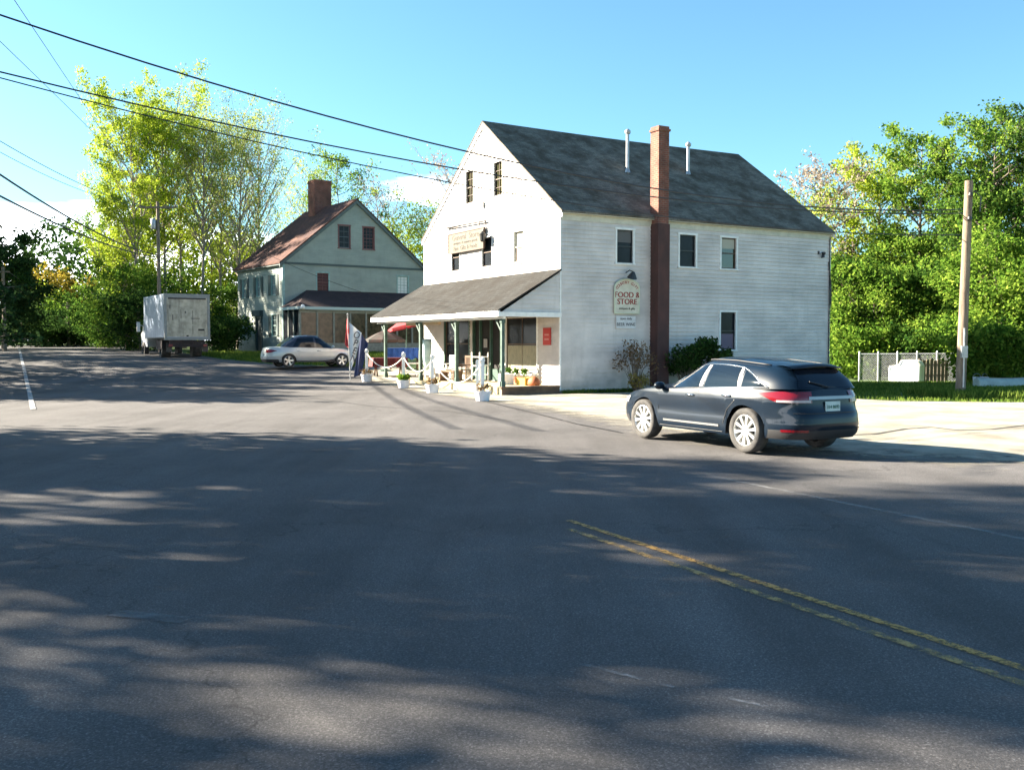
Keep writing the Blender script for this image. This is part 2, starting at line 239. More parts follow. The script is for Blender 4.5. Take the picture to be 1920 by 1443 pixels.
# ------------------------------------------------------------------ mesh helpers
class MB:
    def __init__(s): s.v = []; s.f = []; s.mi = []
    def add(s, vs, fs, mi=0):
        o = len(s.v); s.v += [tuple(v) for v in vs]; s.f += [tuple(i+o for i in f) for f in fs]; s.mi += [mi]*len(fs); return s
    def box(s, x0, x1, y0, y1, z0, z1, mi=0, mtx=None):
        vs = [Vector((x, y, z)) for x in (x0, x1) for y in (y0, y1) for z in (z0, z1)]
        if mtx is not None: vs = [mtx @ v for v in vs]
        return s.add(vs, [(0, 1, 3, 2), (4, 6, 7, 5), (0, 4, 5, 1), (2, 3, 7, 6), (0, 2, 6, 4), (1, 5, 7, 3)], mi)
    def tube(s, pts, r, n=8, mi=0, cap=True):
        pts = [Vector(p) for p in pts]; k = len(pts)
        rs = r if isinstance(r, (list, tuple)) else [r]*k
        vs = []; ref = None
        for i, p in enumerate(pts):
            t = (pts[min(i+1, k-1)]-pts[max(i-1, 0)]).normalized()
            if ref is None: ref = Vector((0, 0, 1)) if abs(t.z) < .9 else Vector((1, 0, 0))
            a = t.cross(ref).normalized(); b = a.cross(t).normalized(); ref = b
            for j in range(n):
                an = 2*math.pi*j/n; vs.append(p+(a*math.cos(an)+b*math.sin(an))*rs[i])
        fs = [(i*n+j, i*n+(j+1) % n, (i+1)*n+(j+1) % n, (i+1)*n+j) for i in range(k-1) for j in range(n)]
        if cap: fs += [tuple(range(n-1, -1, -1)), tuple((k-1)*n+j for j in range(n))]
        return s.add(vs, fs, mi)
    def bar(s, p, q, w, d=None, mi=0, up=(0, 0, 1)):
        p, q = Vector(p), Vector(q); d = d or w; t = (q-p).normalized(); u = Vector(up)
        if abs(t.dot(u)) > .95: u = Vector((1, 0, 0))
        a = t.cross(u).normalized(); b = a.cross(t).normalized()
        vs = [c+a*sa*w/2+b*sb*d/2 for c in (p, q) for sa, sb in ((-1, -1), (1, -1), (1, 1), (-1, 1))]
        return s.add(vs, [(3, 2, 1, 0), (4, 5, 6, 7), (0, 1, 5, 4), (1, 2, 6, 5), (2, 3, 7, 6), (3, 0, 4, 7)], mi)
    def lathe(s, prof, n=20, mi=0, mtx=None, cap=True):
        vs = []
        for r, z in prof:
            for j in range(n):
                a = 2*math.pi*j/n; v = Vector((r*math.cos(a), r*math.sin(a), z)); vs.append(mtx @ v if mtx is not None else v)
        k = len(prof)
        fs = [(i*n+j, i*n+(j+1) % n, (i+1)*n+(j+1) % n, (i+1)*n+j) for i in range(k-1) for j in range(n)]
        if cap: fs += [tuple(range(n-1, -1, -1)), tuple((k-1)*n+j for j in range(n))]
        return s.add(vs, fs, mi)
    def slab(s, poly, off, mi=0):                # polygon of 3-D points given thickness by vector off
        k = len(poly); off = Vector(off); a = [Vector(p) for p in poly]; b = [p+off for p in a]
        return s.add(a+b, [tuple(range(k-1, -1, -1)), tuple(range(k, 2*k))]+[(i, (i+1) % k, k+(i+1) % k, k+i) for i in range(k)], mi)
    def grid(s, rows, mi=0, close=False):
        k = len(rows[0]); vs = [p for r in rows for p in r]
        fs = [(i*k+j, i*k+(j+1) % k, (i+1)*k+(j+1) % k, (i+1)*k+j) for i in range(len(rows)-1) for j in range(k if close else k-1)]
        return s.add(vs, fs, mi)
    def build(s, name, mats, parent=None, smooth=False, bevel=0, solid=0, label=None, autos=None):
        me = bpy.data.meshes.new(name); me.from_pydata(s.v, [], s.f); me.update()
        mats = mats if isinstance(mats, (list, tuple)) else [mats]
        for m in mats: me.materials.append(m)
        if len(mats) > 1: me.polygons.foreach_set('material_index', s.mi)
        if smooth: me.polygons.foreach_set('use_smooth', [True]*len(me.polygons))
        import bmesh
        bm = bmesh.new(); bm.from_mesh(me); bmesh.ops.remove_doubles(bm, verts=bm.verts, dist=1e-5); bmesh.ops.recalc_face_normals(bm, faces=bm.faces); bm.to_mesh(me); bm.free()
        o = bpy.data.objects.new(name, me); C.objects.link(o); o.parent = parent
        if smooth and autos: me.set_sharp_from_angle(angle=R(autos))
        if solid:
            q = o.modifiers.new('solid', 'SOLIDIFY'); q.thickness = solid; q.offset = 0
        if bevel:
            q = o.modifiers.new('bevel', 'BEVEL'); q.width = bevel; q.segments = 2; q.limit_method = 'ANGLE'; q.angle_limit = R(40)
        if label: o['label'] = label
        return o
def tag(o, label, cat, group=None, kind=None):
    if kind: o['kind'] = kind
    if label: o['label'] = label
    if cat: o['category'] = cat
    if group: o['group'] = group
    return o
def thing(name, label, cat, loc=(0, 0, 0), rz=0, group=None):
    o = bpy.data.objects.new(name, None); C.objects.link(o); o.location = loc; o.rotation_euler = (0, 0, rz); o.empty_display_size = .2
    return tag(o, label, cat, group)
def copy_tree(o, parent=None):
    c = o.copy(); C.objects.link(c); c.parent = parent
    for ch in list(o.children): copy_tree(ch, c)
    return c
def gp(x, y, dz=0): return (x, y, gh(x, y)+dz)
def textverts(body, size):
    cu = bpy.data.curves.new('t', 'FONT'); cu.body = body; cu.size = size; cu.extrude = .004; cu.align_x = 'CENTER'; cu.resolution_u = 3
    o = bpy.data.objects.new('t', cu); C.objects.link(o); bpy.context.view_layer.update()
    me = bpy.data.meshes.new_from_object(o.evaluated_get(bpy.context.evaluated_depsgraph_get()))
    v = [Vector(a.co) for a in me.vertices]; f = [tuple(p.vertices) for p in me.polygons]
    bpy.data.objects.remove(o); bpy.data.curves.remove(cu); bpy.data.meshes.remove(me)
    return v, f
def letters(mb, body, size, mtx, mi=0, sx=1.0):
    v, f = textverts(body, size); mb.add([mtx @ Vector((a.x*sx, a.y, a.z)) for a in v], f, mi)

# ------------------------------------------------------------------ ground sheets
def sheet(name, poly, dz, m, step, label=None, edge=0):
    poly = [Vector(p) for p in poly]; n = len(poly)
    xs = [p.x for p in poly]; ys = [p.y for p in poly]
    def inside(x, y):
        c = False
        for i in range(n):
            a, b = poly[i], poly[i-1]
            if (a.y > y) != (b.y > y) and x < (b.x-a.x)*(y-a.y)/(b.y-a.y)+a.x: c = not c
        return c
    # refine outline
    out = []
    for i in range(n):
        a, b = poly[i], poly[(i+1) % n]; k = max(1, int((b-a).length/step))
        out += [a.lerp(b, j/k) for j in range(k)]
    pts = list(out); y = min(ys)+step/2
    while y < max(ys):
        x = min(xs)+step/2
        while x < max(xs):
            if inside(x, y): pts.append(Vector((x, y)))
            x += step
        y += step
    k = len(out)
    r = delaunay_2d_cdt([Vector((p.x, p.y)) for p in pts], [(i, (i+1) % k) for i in range(k)], [], 1, 1e-4)
    mb = MB(); fs = []
    for f in r[2]:
        cx = sum(r[0][i].x for i in f)/len(f); cy = sum(r[0][i].y for i in f)/len(f)
        if inside(cx, cy): fs.append(tuple(f))
    mb.add([(p.x, p.y, gh(p.x, p.y)+dz) for p in r[0]], fs)
    o = mb.build(name, m, smooth=True); o['kind'] = 'structure'
    if edge:
        at_ = o.data.attributes.new('edge', 'FLOAT', 'POINT'); vals = []
        for v in o.data.vertices:
            p = Vector((v.co.x, v.co.y)); dm = 99
            for a, b in zip(poly[:edge-1], poly[1:edge]):
                ab = b-a; t = max(0, min(1, (p-a).dot(ab)/ab.length_squared)); dm = min(dm, (p-a-ab*t).length)
            vals.append(dm/ip(p.y, [12, 17, 24, 29, 33, 50], [2.7, 2.7, 1.7, .8, .5, .5]))
        at_.data.foreach_set('value', vals)
    return o
def axis(a, b, near, far):
    out = [0]; s = near; x = 0
    while x < b:
        s = near if abs(x) < 60 else min(far, s*1.15)
        x += s; out.append(x)
    s = near; x = 0; neg = []
    while x > a:
        s = near if abs(x) < 60 else min(far, s*1.15)
        x -= s; neg.append(x)
    return neg[::-1]+out
gx = axis(-700, 700, 2, 60); gy = axis(-300, 1200, 1.5, 60)
gm = MB(); gm.grid([[(x, y, gh(x, y)-.035) for x in gx] for y in gy])
ground = gm.build('ground', M['grass'], smooth=True); ground['kind'] = 'structure'
sheet('road', [(22, 14), (12, 15.5), (6.6, 16.5), (8, 18.5), (5.6, 22), (2.9, 26), (.9, 29.8), (-1.4, 33), (-3.6, 37), (-5.2, 41), (-5.4, 43.5), (-7.0, 47.5), (-12.2, 49.5), (-16.2, 53.5), (-22, 63), (-28, 73), (-34, 84), (-44, 98), (-70, 116), (-120, 135), (-120, 122), (-75, 100), (-50, 76), (-33, 50), (-22, 30), (-16, 14), (-14, -2), (-14, -14), (18, -16), (40, -5), (60, 3), (60, 8), (40, 11)], 0, M['asphalt'], 1.4)
sheet('gravel_apron', [(40, 8.3), (20, 10.9), (9, 12.6), (6.97, 13.4), (5.3, 14.1), (4.1, 15.2), (3.0, 17.3), (2.2, 19.3), (.75, 24.2), (-.8, 29.4), (-2.8, 33.2), (-4.7, 37.2), (-6.3, 40.6), (-7.4, 47.2), (-6.2, 49.5), (-5, 46), (-3.0, 43), (-1.5, 37), (1.9, 33.6), (6, 35.6), (9.4, 36.0), (10.4, 31.5), (12, 29.6), (15, 29.0), (20, 29.3), (40, 27), (60, 22), (60, 4.5)], .012, M['gravel'], .6, edge=14)
def strip(name, pts, w, dz, m):
    mb = MB(); P = [Vector((p[0], p[1], 0)) for p in pts]; Q = []
    for a, b in zip(P[:-1], P[1:]):
        k = max(1, int((b-a).length/.8)); Q += [a.lerp(b, j/k) for j in range(k)]
    Q.append(P[-1]); L_, R_ = [], []
    for i, p in enumerate(Q):
        t = (Q[min(i+1, len(Q)-1)]-Q[max(i-1, 0)]).normalized(); nrm = Vector((-t.y, t.x, 0))*w/2
        a, b = p+nrm, p-nrm; L_.append((a.x, a.y, gh(a.x, a.y)+dz)); R_.append((b.x, b.y, gh(b.x, b.y)+dz))
    mb.grid([L_, R_]); o = mb.build(name, m); o['kind'] = 'structure'; return o
ya, yb = Vector(G(1920, 1256)), Vector(G(1125, 996))
yd = (yb-ya).normalized()
yn = Vector((yd.y, -yd.x))
strip('yellow_road_line', [ya-yd*6, yb+yd*.6], .085, .008, M['yline'])
strip('yellow_road_line', [ya-yd*6-yn*.23, yb-yn*.23+yd*.2], .085, .008, wornpaint('very_worn_yellow_line', (.46, .28, .08), .41, .58, 7, .85))
strip('white_road_line', [G(1980, 1024), G(1540, 935), G(1330, 892)], .10, .008, M['wline'])
strip('white_edge_line', [G(62, 768), G(55, 735), G(47, 700), G(40, 672), G(35, 652)], .14, .02, M['wline2'])
strip('pale_road_scuff', [G(215, 1150), G(350, 1166)], .14, .008, M['patch'])
strip('pale_road_scuff', [G(1095, 1250), G(1265, 1290)], .035, .008, M['wline'])
strip('pale_road_scuff', [G(1360, 1310), G(1440, 1328)], .03, .008, M['wline'])

M['seam'] = wornpaint('worn_dark_line', (.035, .032, .03), .25, .5, 4, .9)  # thin dark lines laid over the lot and road
strip('dark_ground_line', [G(1560, 818), G(1640, 815), G(1700, 805), G(1745, 802), G(1800, 808), G(1860, 806), G(1925, 798)], .10, .02, M['seam'])
strip('dark_ground_line', [G(905, 752), G(990, 772), G(1080, 795), G(1165, 812)], .07, .02, M['seam'])
strip('dark_ground_line', [G(560, 742), G(700, 762), G(850, 772), G(960, 790)], .05, .008, M['seam'])

# ------------------------------------------------------------------ clapboard walls and windows
def clap(mb, fr, a0f, a1f, z0, z1, holes=(), st=.15, lip=.03, mi=0):
    """wall in the frame fr(a, out, z); a runs from a0f(z) to a1f(z); holes = (a0, a1, z0, z1)"""
    zs = [z0]; 
    while zs[-1]+st < z1-1e-6: zs.append(zs[-1]+st)
    zs.append(z1)
    cuts = sorted(set([round(h[2], 4) for h in holes]+[round(h[3], 4) for h in holes]))
    allz = sorted(set([round(z, 5) for z in zs]+[c for c in cuts if z0 < c < z1]))
    for b, t in zip(allz[:-1], allz[1:]):
        if t-b < 1e-4: continue
        k = max(i for i, z in enumerate(zs) if z <= b+1e-4); fb = (b-zs[k])/st; ft = (t-zs[k])/st
        ob, ot = lip*(1-fb), lip*(1-ft)
        mid = (b+t)/2; iv = [(None, None)]; hs_ = sorted([(h[0], h[1]) for h in holes if h[2] < mid < h[3]])
        edges = [None]
        for h in hs_: edges += [h[0], h[1]]
        edges.append(None)
        for i in range(0, len(edges), 2):
            l, r = edges[i], edges[i+1]
            lb, lt = (a0f(b), a0f(t)) if l is None else (l, l); rb, rt = (a1f(b), a1f(t)) if r is None else (r, r)
            if rb-lb < 1e-3 and rt-lt < 1e-3: continue
            vs = [fr(lb, ob, b), fr(rb, ob, b), fr(rt, ot, t), fr(lt, ot, t)]; fs = [(0, 1, 2, 3)]
            if fb < 1e-3: vs += [fr(lb, 0, b), fr(rb, 0, b)]; fs.append((4, 5, 1, 0))
            mb.add(vs, fs, mi)
def window(parent, fr, a0, a1, z0, z1, trim, glass, sash='sash', bars=(1, 1), casing=.09, frame_mat=None, extra=None, name='window', label=None):
    fm = frame_mat or trim
    def bx(mb, p, q, o0, o1, r, t, mi=0):
        vs = [fr(a, o, z) for a in (p, q) for o in (o0, o1) for z in (r, t)]
        mb.add(vs, [(0, 1, 3, 2), (4, 6, 7, 5), (0, 4, 5, 1), (2, 3, 7, 6), (0, 2, 6, 4), (1, 5, 7, 3)], mi)
    g = MB(); vs = [fr(a, -.07, z) for a, z in ((a0, z0), (a1, z0), (a1, z1), (a0, z1))]; g.add(vs, [(0, 1, 2, 3)])
    go = g.build(name, glass, parent, label=label)
    c = MB(); w = casing
    bx(c, a0-w, a0, -.08, .035, z0-.02, z1); bx(c, a1, a1+w, -.08, .035, z0-.02, z1); bx(c, a0-w-.02, a1+w+.02, -.08, .045, z1, z1+w); bx(c, a0-w-.03, a1+w+.03, -.08, .065, z0-.02-w*.6, z0-.02)
    c.build('frame', trim, go)
    s = MB(); t = .035; zm = (z0+z1)/2
    bx(s, a0, a0+t, -.065, -.03, z0, z1); bx(s, a1-t, a1, -.065, -.03, z0, z1); bx(s, a0+t, a1-t, -.065, -.03, z0, z0+t); bx(s, a0+t, a1-t, -.065, -.03, z1-t, z1); bx(s, a0+t, a1-t, -.065, -.028, zm-.02, zm+.02)
    for i in range(1, bars[0]):
        a = lerp(a0, a1, i/bars[0]); bx(s, a-.01, a+.01, -.06, -.04, z0+t, z1-t)
    for half in ((z0, zm), (zm, z1)):
        for i in range(1, bars[1]):
            z = lerp(half[0], half[1], i/bars[1]); bx(s, a0+t, a1-t, -.059, -.041, z-.01, z+.01)
    s.build(sash, fm, go)
    if extra:
        e = MB(); bx(e, a0+t, a1-t, -.069, -.064, *extra[0]); e.build('blind', extra[1], go)
    return go
def bxf(mb, fr, p, q, o0, o1, r, t, mi=0):
    vs = [fr(a, o, z) for a in (p, q) for o in (o0, o1) for z in (r, t)]
    mb.add(vs, [(0, 1, 3, 2), (4, 6, 7, 5), (0, 4, 5, 1), (2, 3, 7, 6), (0, 2, 6, 4), (1, 5, 7, 3)], mi)

# ------------------------------------------------------------------ the white country store
SX, SY, SR = 1.7, 34.0, R(30.1)
LEN, WID, EAV, RDG = 13.57, 11.29, 6.55, 10.62
st = thing('country_store', 'two-and-a-half storey white clapboard country store with grey shingled gable roof and front porch', 'store', (SX, SY, 0), SR)
side = lambda a, o, z: Vector((a, -o, z)); front = lambda a, o, z: Vector((-o, a, z)); left = lambda a, o, z: Vector((a, WID+o, z)); back = lambda a, o, z: Vector((LEN+o, a, z))
sideW = [(2.45, 3.18, 4.73, 5.93), (5.39, 6.18, 4.71, 5.91), (7.49, 8.27, 4.71, 5.91), (7.49, 8.27, 1.53, 3.0)]
frontW = [(7.76, 8.52, 4.85, 6.0), (4.95, 5.77, 4.85, 6.0), (2.47, 3.23, 4.85, 6.0), (6.50, 7.17, 7.55, 8.85), (4.10, 4.78, 7.55, 8.85)]
shopW = [(1.55, 3.85, .75, 2.75), (6.95, 9.2, .75, 2.75)]; doorH = (4.25, 6.6, .3, 2.75)
w = MB()
clap(w, side, lambda z: 0, lambda z: LEN, .12, EAV, sideW)
gl = lambda z: 0 if z <= EAV else (z-EAV)/(RDG-EAV)*WID/2
gr_ = lambda z: WID-gl(z)
clap(w, front, gl, gr_, .12, EAV, frontW[:3]+shopW+[doorH]); clap(w, front, gl, gr_, EAV, RDG-.03, frontW[3:])
clap(w, left, lambda z: 0, lambda z: LEN, .12, EAV); clap(w, back, gl, gr_, .12, EAV); clap(w, back, gl, gr_, EAV, RDG-.03)
w.build('wall', M['white'], st)
inn = MB(); inn.box(.12, LEN-.12, .12, WID-.12, 0, EAV-.1); inn.slab([(.12, .14, EAV-.1), (.12, WID-.14, EAV-.1), (.12, WID/2, RDG-.16)], (LEN-.24, 0, 0)); inn.build('interior', M['dark'], st)
fd = MB(); fd.box(-.02, LEN+.02, -.02, WID+.02, -.6, .12); fd.build('foundation', mat('grey_stone', (.16, .15, .13), .9, col2=(.1, .09, .08), nscale=5), st)
rf = MB(); sl = (RDG-EAV)/(WID/2); oh = .22; og = .08; th = .07
for sgn in (0, 1):
    ya_ = -oh if not sgn else WID+oh; ym = WID/2
    za = EAV-oh*sl+.05
    N = 30; rows = []
    for j in range(13):
        t = j/12; y = lerp(ya_, ym, t); z = lerp(za, RDG+.05, t)
        rows.append([(lerp(-og, LEN+og, i/N), y, z+.035*math.sin(i*.5)*math.sin(t*math.pi)*.6-.05*math.sin(math.pi*i/N)*t) for i in range(N+1)])
    rf.grid(rows); rf.grid([[(p[0], p[1], p[2]-th) for p in r] for r in rows])
    for e in (0, -1): rf.grid([[r[e] for r in rows], [(r[e][0], r[e][1], r[e][2]-th) for r in rows]])
    rf.grid([rows[0], [(p[0], p[1], p[2]-th) for p in rows[0]]])
roof = rf.build('roof', M['shingle'], st)
rc = MB(); rc.slab([(-og-.01, WID/2-.14, RDG-.03), (-og-.01, WID/2, RDG+.075), (-og-.01, WID/2+.14, RDG-.03)], (.6, 0, 0))
rc.slab([(-og-.01+.59, WID/2-.14, RDG-.035), (-og-.01+.59, WID/2, RDG+.072), (-og-.01+.59, WID/2+.14, RDG-.035)], (LEN+2*og-.57, 0, 0)); 
tr = MB()
tr.box(-og, LEN+og, -oh+.02, -.016, EAV-.20, EAV-.12); tr.box(-.02, LEN+.02, -.034, -.015, EAV-.42, EAV-.20)
tr.build('eave_board', M['cream'], st)
for yy in (0, WID):
    for xx in (0, LEN):
        t2 = MB(); t2.box(xx-.03, xx+.03, yy-.03, yy+.03, .1, EAV-.42 if yy == 0 else EAV-.1); t2.build('corner_board', M['trim'], st)
for sgn in (0, 1):
    y0 = -oh if not sgn else WID+oh; zz = EAV-oh*sl-.03
    for xx in (-og+.02, LEN+og-.05):
        t2 = MB(); t2.slab([(xx, y0, zz), (xx, WID/2, RDG-.03), (xx, WID/2, RDG-.22), (xx, y0+(.03 if not sgn else -.03), zz-.17)], (.03, 0, 0)); t2.build('rake_board', M['trim'], st)
for i, q in enumerate(sideW):
    a0, a1, z0, z1 = q
    ex = None; gm_ = M['glass']; lb = None
    if i == 0: ex = ((z0+.75, z1-.04), mat('dim_curtain', (.09, .09, .09), .8))
    if i == 2: ex = ((z1-.42, z1-.05), M['shade_']); gm_ = M['glassg']; lb = 'olive window with cream blind half drawn'
    if i == 3: ex = ((z0+.05, z0+.62), mat('violet_blind', (.13, .10, .14), .8))
    window(st, side, a0, a1, z0, z1, M['trim'], gm_, bars=(1, 1), casing=.075, frame_mat=M['black'] if i != 2 else M['frame'], extra=ex, label=lb)
for i, (a0, a1, z0, z1) in enumerate(frontW):
    if i == 2: window(st, front, a0, a1, z0, z1, M['trim'], M['glasslit'], casing=.08, frame_mat=M['cream'], extra=((z0+.03, z0+.55), mat('tan_lower_panel', (.26, .20, .16), .8)), label='window with pale blind drawn')
    else: window(st, front, a0, a1, z0, z1, M['trim'], M['glassg'] if i > 2 else M['glass'], bars=(2, 2) if i > 2 else (1, 1), casing=.06, frame_mat=M['frame'])
# shop windows and door under the porch
for i, (a0, a1, z0, z1) in enumerate(shopW):
    g = window(st, front, a0, a1, z0, z1, M['darkgreen'] if i else M['trim'], M['glass'], bars=(2, 1), casing=.08, frame_mat=M['frame'], name='shop_window')
    if i == 0:
        e = MB(); bxf(e, front, a0+.04, a1-.04, -.069, -.05, z0+.04, z0+.95); e.build('tan_lower_panel', mat('tan_sunlit_panel', (.30, .27, .19), .85, col2=(.18, .17, .12), nscale=5, stretch=(1, 6, 1)), g)  # tan panel stands in for the sunlit lower part of the window
    e = MB(); bxf(e, front, a0-.1, a1+.1, .05, .22, z0-.16, z0-.09); e.build('sill', M['trim'], g)
d = MB(); bxf(d, front, 4.25, 6.6, -.12, -.08, .3, 2.75); do = d.build('door', M['dark'], st)
e = MB()
for a in (4.25, 5.05, 5.95, 6.54): bxf(e, front, a, a+.07, -.08, .03, .3, 2.75)
bxf(e, front, 5.12, 5.95, -.08, -.03, .3, .9); bxf(e, front, 4.32, 5.05, -.08, -.03, .3, .75); bxf(e, front, 6.02, 6.54, -.08, -.03, .3, .75); e.build('frame', M['darkgreen'], do)
e = MB(); bxf(e, front, 5.42, 5.72, -.03, -.02, 1.6, 1.95); e.build('notice', mat('grey_notice', (.3, .28, .27), .8), do)
# sawn chimney on the side wall, vents on the roof
ch = MB(); ch.box(4.03, 4.52, -.42, .06, EAV-.35, 9.6); ch.box(3.99, 4.56, -.46, .10, 9.6, 9.68); ch.box(4.03, 4.52, -.42, .06, 9.68, 9.78); ch.box(4.13, 4.42, -.32, -.04, 9.78, 9.80)
ch.build('chimney', M['brick'], st)
ch2 = MB(); ch2.box(4.0, 4.55, -.46, -.0, -.05, EAV-.35); ch2.build('chimney_base', M['brickdark'], st, label='dark maroon chimney flue running down the side wall')  # lower chimney coloured darker than the brick above
dp = MB(); dp.tube([(4.68, -.08, EAV-.25), (4.68, -.08, 3.6)], .04, 8); dp.tube([(4.68, -.08, 3.6), (4.68, -.08, .3)], .035, 8); dp.build('downspout', M['trim'], st)
cw = MB(); cw.tube([(LEN-.05, -.05, EAV-.3), (LEN-.04, -.05, 3), (LEN-.05, -.06, .6)], .022, 6); cw.tube([(LEN-.1, -.05, 5.2), (LEN-.02, -.1, 4.2), (LEN+.02, -.08, 3.4)], .03, 6); cw.build('service_cable', M['black'], st)
fl = MB(); fl.box(LEN-.75, LEN-.68, -.06, -.01, 5.5, 5.62); fl.lathe([(.03, 0), (.09, .12)], 10, mtx=Matrix.Translation((LEN-.62, -.14, 5.56)) @ Matrix.Rotation(R(110), 4, 'Y')); fl.lathe([(.03, 0), (.09, .12)], 10, mtx=Matrix.Translation((LEN-.62, -.14, 5.48)) @ Matrix.Rotation(R(150), 4, 'Y')); fl.build('flood_lamp', M['black'], st)
wl = MB(); wl.box(-.10, -.015, 5.55, 5.68, 7.22, 7.42); wl.build('wall_lamp', M['metal'], st)
Mst = Matrix.Translation((SX, SY, 0)) @ Matrix.Rotation(SR, 4, 'Z')
def on_roof(px, py):
    best = None
    for i in range(0, 136):
        for j in range(0, 57):
            x, y = i*.1, j*.1
            p = Mst @ Vector((x, y, EAV+.05+y*sl)); q = p-Vector((0, 0, CAMZ)); dz = q.y*cp-q.z*sp
            e_ = (960+F*q.x/dz-px)**2+(721.5-F*(q.z*cp+q.y*sp)/dz-py)**2
            if best is None or e_ < best[0]: best = (e_, x, y, p, dz)
    return best
for px, py, tp in ((1178, 321, 249), (1290, 326, 274)):
    b_ = on_roof(px, py); hgt = (py-tp)*b_[4]/F; z = EAV+b_[2]*sl
    v = MB(); v.tube([(b_[1], b_[2], z-.1), (b_[1], b_[2], z+hgt)], .065, 12); v.lathe([(.12, z+.0), (.075, z+.16)], 12, mtx=Matrix.Translation((b_[1], b_[2], 0))); v.lathe([(.10, 0), (.12, .05), (.12, .12), (.03, .2)], 12, mtx=Matrix.Translation((b_[1], b_[2], z+hgt)))
    v.build('roof_vent', M['metal'], st, smooth=True, autos=40)
# porch
PW = 2.28; pe = 2.95; pt = 4.40
pr = MB(); rows = []
for j in range(7):
    t = j/6; rows.append([(-PW-.28+(PW+.28)*t-.02, lerp(-.12, WID+.12, i/20), lerp(pe-.02, pt, t)) for i in range(21)])
pr.grid(rows); pr.grid([[(p[0], p[1], p[2]-.06) for p in r] for r in rows]); pr.grid([rows[0], [(p[0], p[1], p[2]-.06) for p in rows[0]]])
for e in (0, -1): pr.grid([[r[e] for r in rows], [(r[e][0], r[e][1], r[e][2]-.06) for r in rows]])
pr.build('porch_roof', M['shinglep'], st)
pb = MB(); pb.box(-PW-.30, -PW-.22, -.12, WID+.12, 2.70, 2.90); pb.box(-PW-.22, 0, -.10, -.05, 2.70, 2.86); pb.box(-PW-.22, 0, WID+.05, WID+.10, 2.70, 2.86)
pb.box(-PW-.05, -PW+.07, 0, WID, 2.62, 2.76); pb.build('porch_fascia', M['trim'], st)
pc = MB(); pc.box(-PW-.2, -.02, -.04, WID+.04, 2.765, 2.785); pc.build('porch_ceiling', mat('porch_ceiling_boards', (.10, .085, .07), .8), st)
pfr = lambda a, o, z: Vector((-a, -o, z)); pfl = lambda a, o, z: Vector((-a, WID+o, z))
for f_ in (pfr, pfl):
    pg = MB(); clap(pg, f_, lambda z: .02, lambda z: max(.02, (PW+.2)*(pt-.1-z)/(pt-pe+.05)), 2.86, pt-.12)
    pg.build('porch_gable', M['white'], st)
fl_ = MB(); fl_.box(-PW-.1, -.03, .0, WID, -.3, .28); fl_.build('porch_floor', M['deck'], st, bevel=.01)
ft = MB(); ft.box(-PW-.1, -.03, -.03, -.004, .0, .22); ft.box(-PW-.14, -.03, -.06, .1, .225, .30); ft.build('porch_skirt', M['brown'], st)
for y in (.06, 3.55, 6.75, 10.4):
    p = MB(); p.box(-PW-.05, -PW+.07, y, y+.12, .28, 2.62); p.box(-PW-.07, -PW+.09, y-.02, y+.14, .28, .48); p.box(-PW-.07, -PW+.09, y-.02, y+.14, 2.48, 2.62)
    p.bar((-PW+.01, y+.12, 2.2), (-PW+.01, y+.5, 2.6), .07, .07); p.build('porch_post', M['postgreen'], st, bevel=.012)

# signs on the store (things of their own)
def storepoint(x, y, z): return Mst @ Vector((x, y, z))
sg = thing('hanging_sign', 'wide cream sign board with brown lettering hung between the upper front windows of the store', 'sign', storepoint(-.12, 7.0, 5.6), SR)
b = MB(); b.box(-.03, .03, -1.55, 1.52, .02, .78); b.build('board', M['signcream'], sg)
b = MB(); b.box(-.05, .04, -1.60, -1.55, -.03, .83); b.box(-.05, .04, 1.52, 1.57, -.03, .83); b.box(-.05, .04, -1.55, 1.52, .78, .83); b.box(-.05, .04, -1.55, 1.52, -.03, .02); b.build('frame', M['frame'], sg)
b = MB(); b.tube([(0, 1.9, 1.12), (0, -1.7, 1.05), (0, -1.75, .9)], .035, 6); b.tube([(0, 1.2, 1.1), (0, 1.2, .8)], .015, 6); b.tube([(0, -1.2, 1.06), (0, -1.2, .8)], .015, 6); b.build('bracket', M['black'], sg)
tm = lambda y, z: Matrix.Translation((-.034, y, z)) @ Matrix(((0, 0, -1, 0), (-1, 0, 0, 0), (0, 1, 0, 0), (0, 0, 0, 1)))
for tx_, sz_, zz_, wx_ in (('General  Store', .32, .50, 1.25), ('antiques & country goods', .16, .32, 1.3), ('Fine  Gifts & Foods', .25, .07, 1.1)): b = MB(); letters(b, tx_, sz_, tm(0, zz_), 0, wx_); b.build('lettering', M['signbrown'], sg)
ln = thing('sign_lantern', 'dark bracket lantern fixed to the front wall just right of the hanging sign', 'lantern', storepoint(-.2, 5.2, 5.5), SR)
b = MB(); b.tube([(.2, 0, .9), (-.05, 0, .85), (-.1, 0, .7)], .02, 6); b.build('arm', M['black'], ln)
b = MB(); b.lathe([(.03, .72), (.14, .6), (.13, .57), (.1, .35), (.05, .3)], 10, mtx=Matrix.Translation((-.1, 0, 0))); b.build('shade', M['black'], ln)
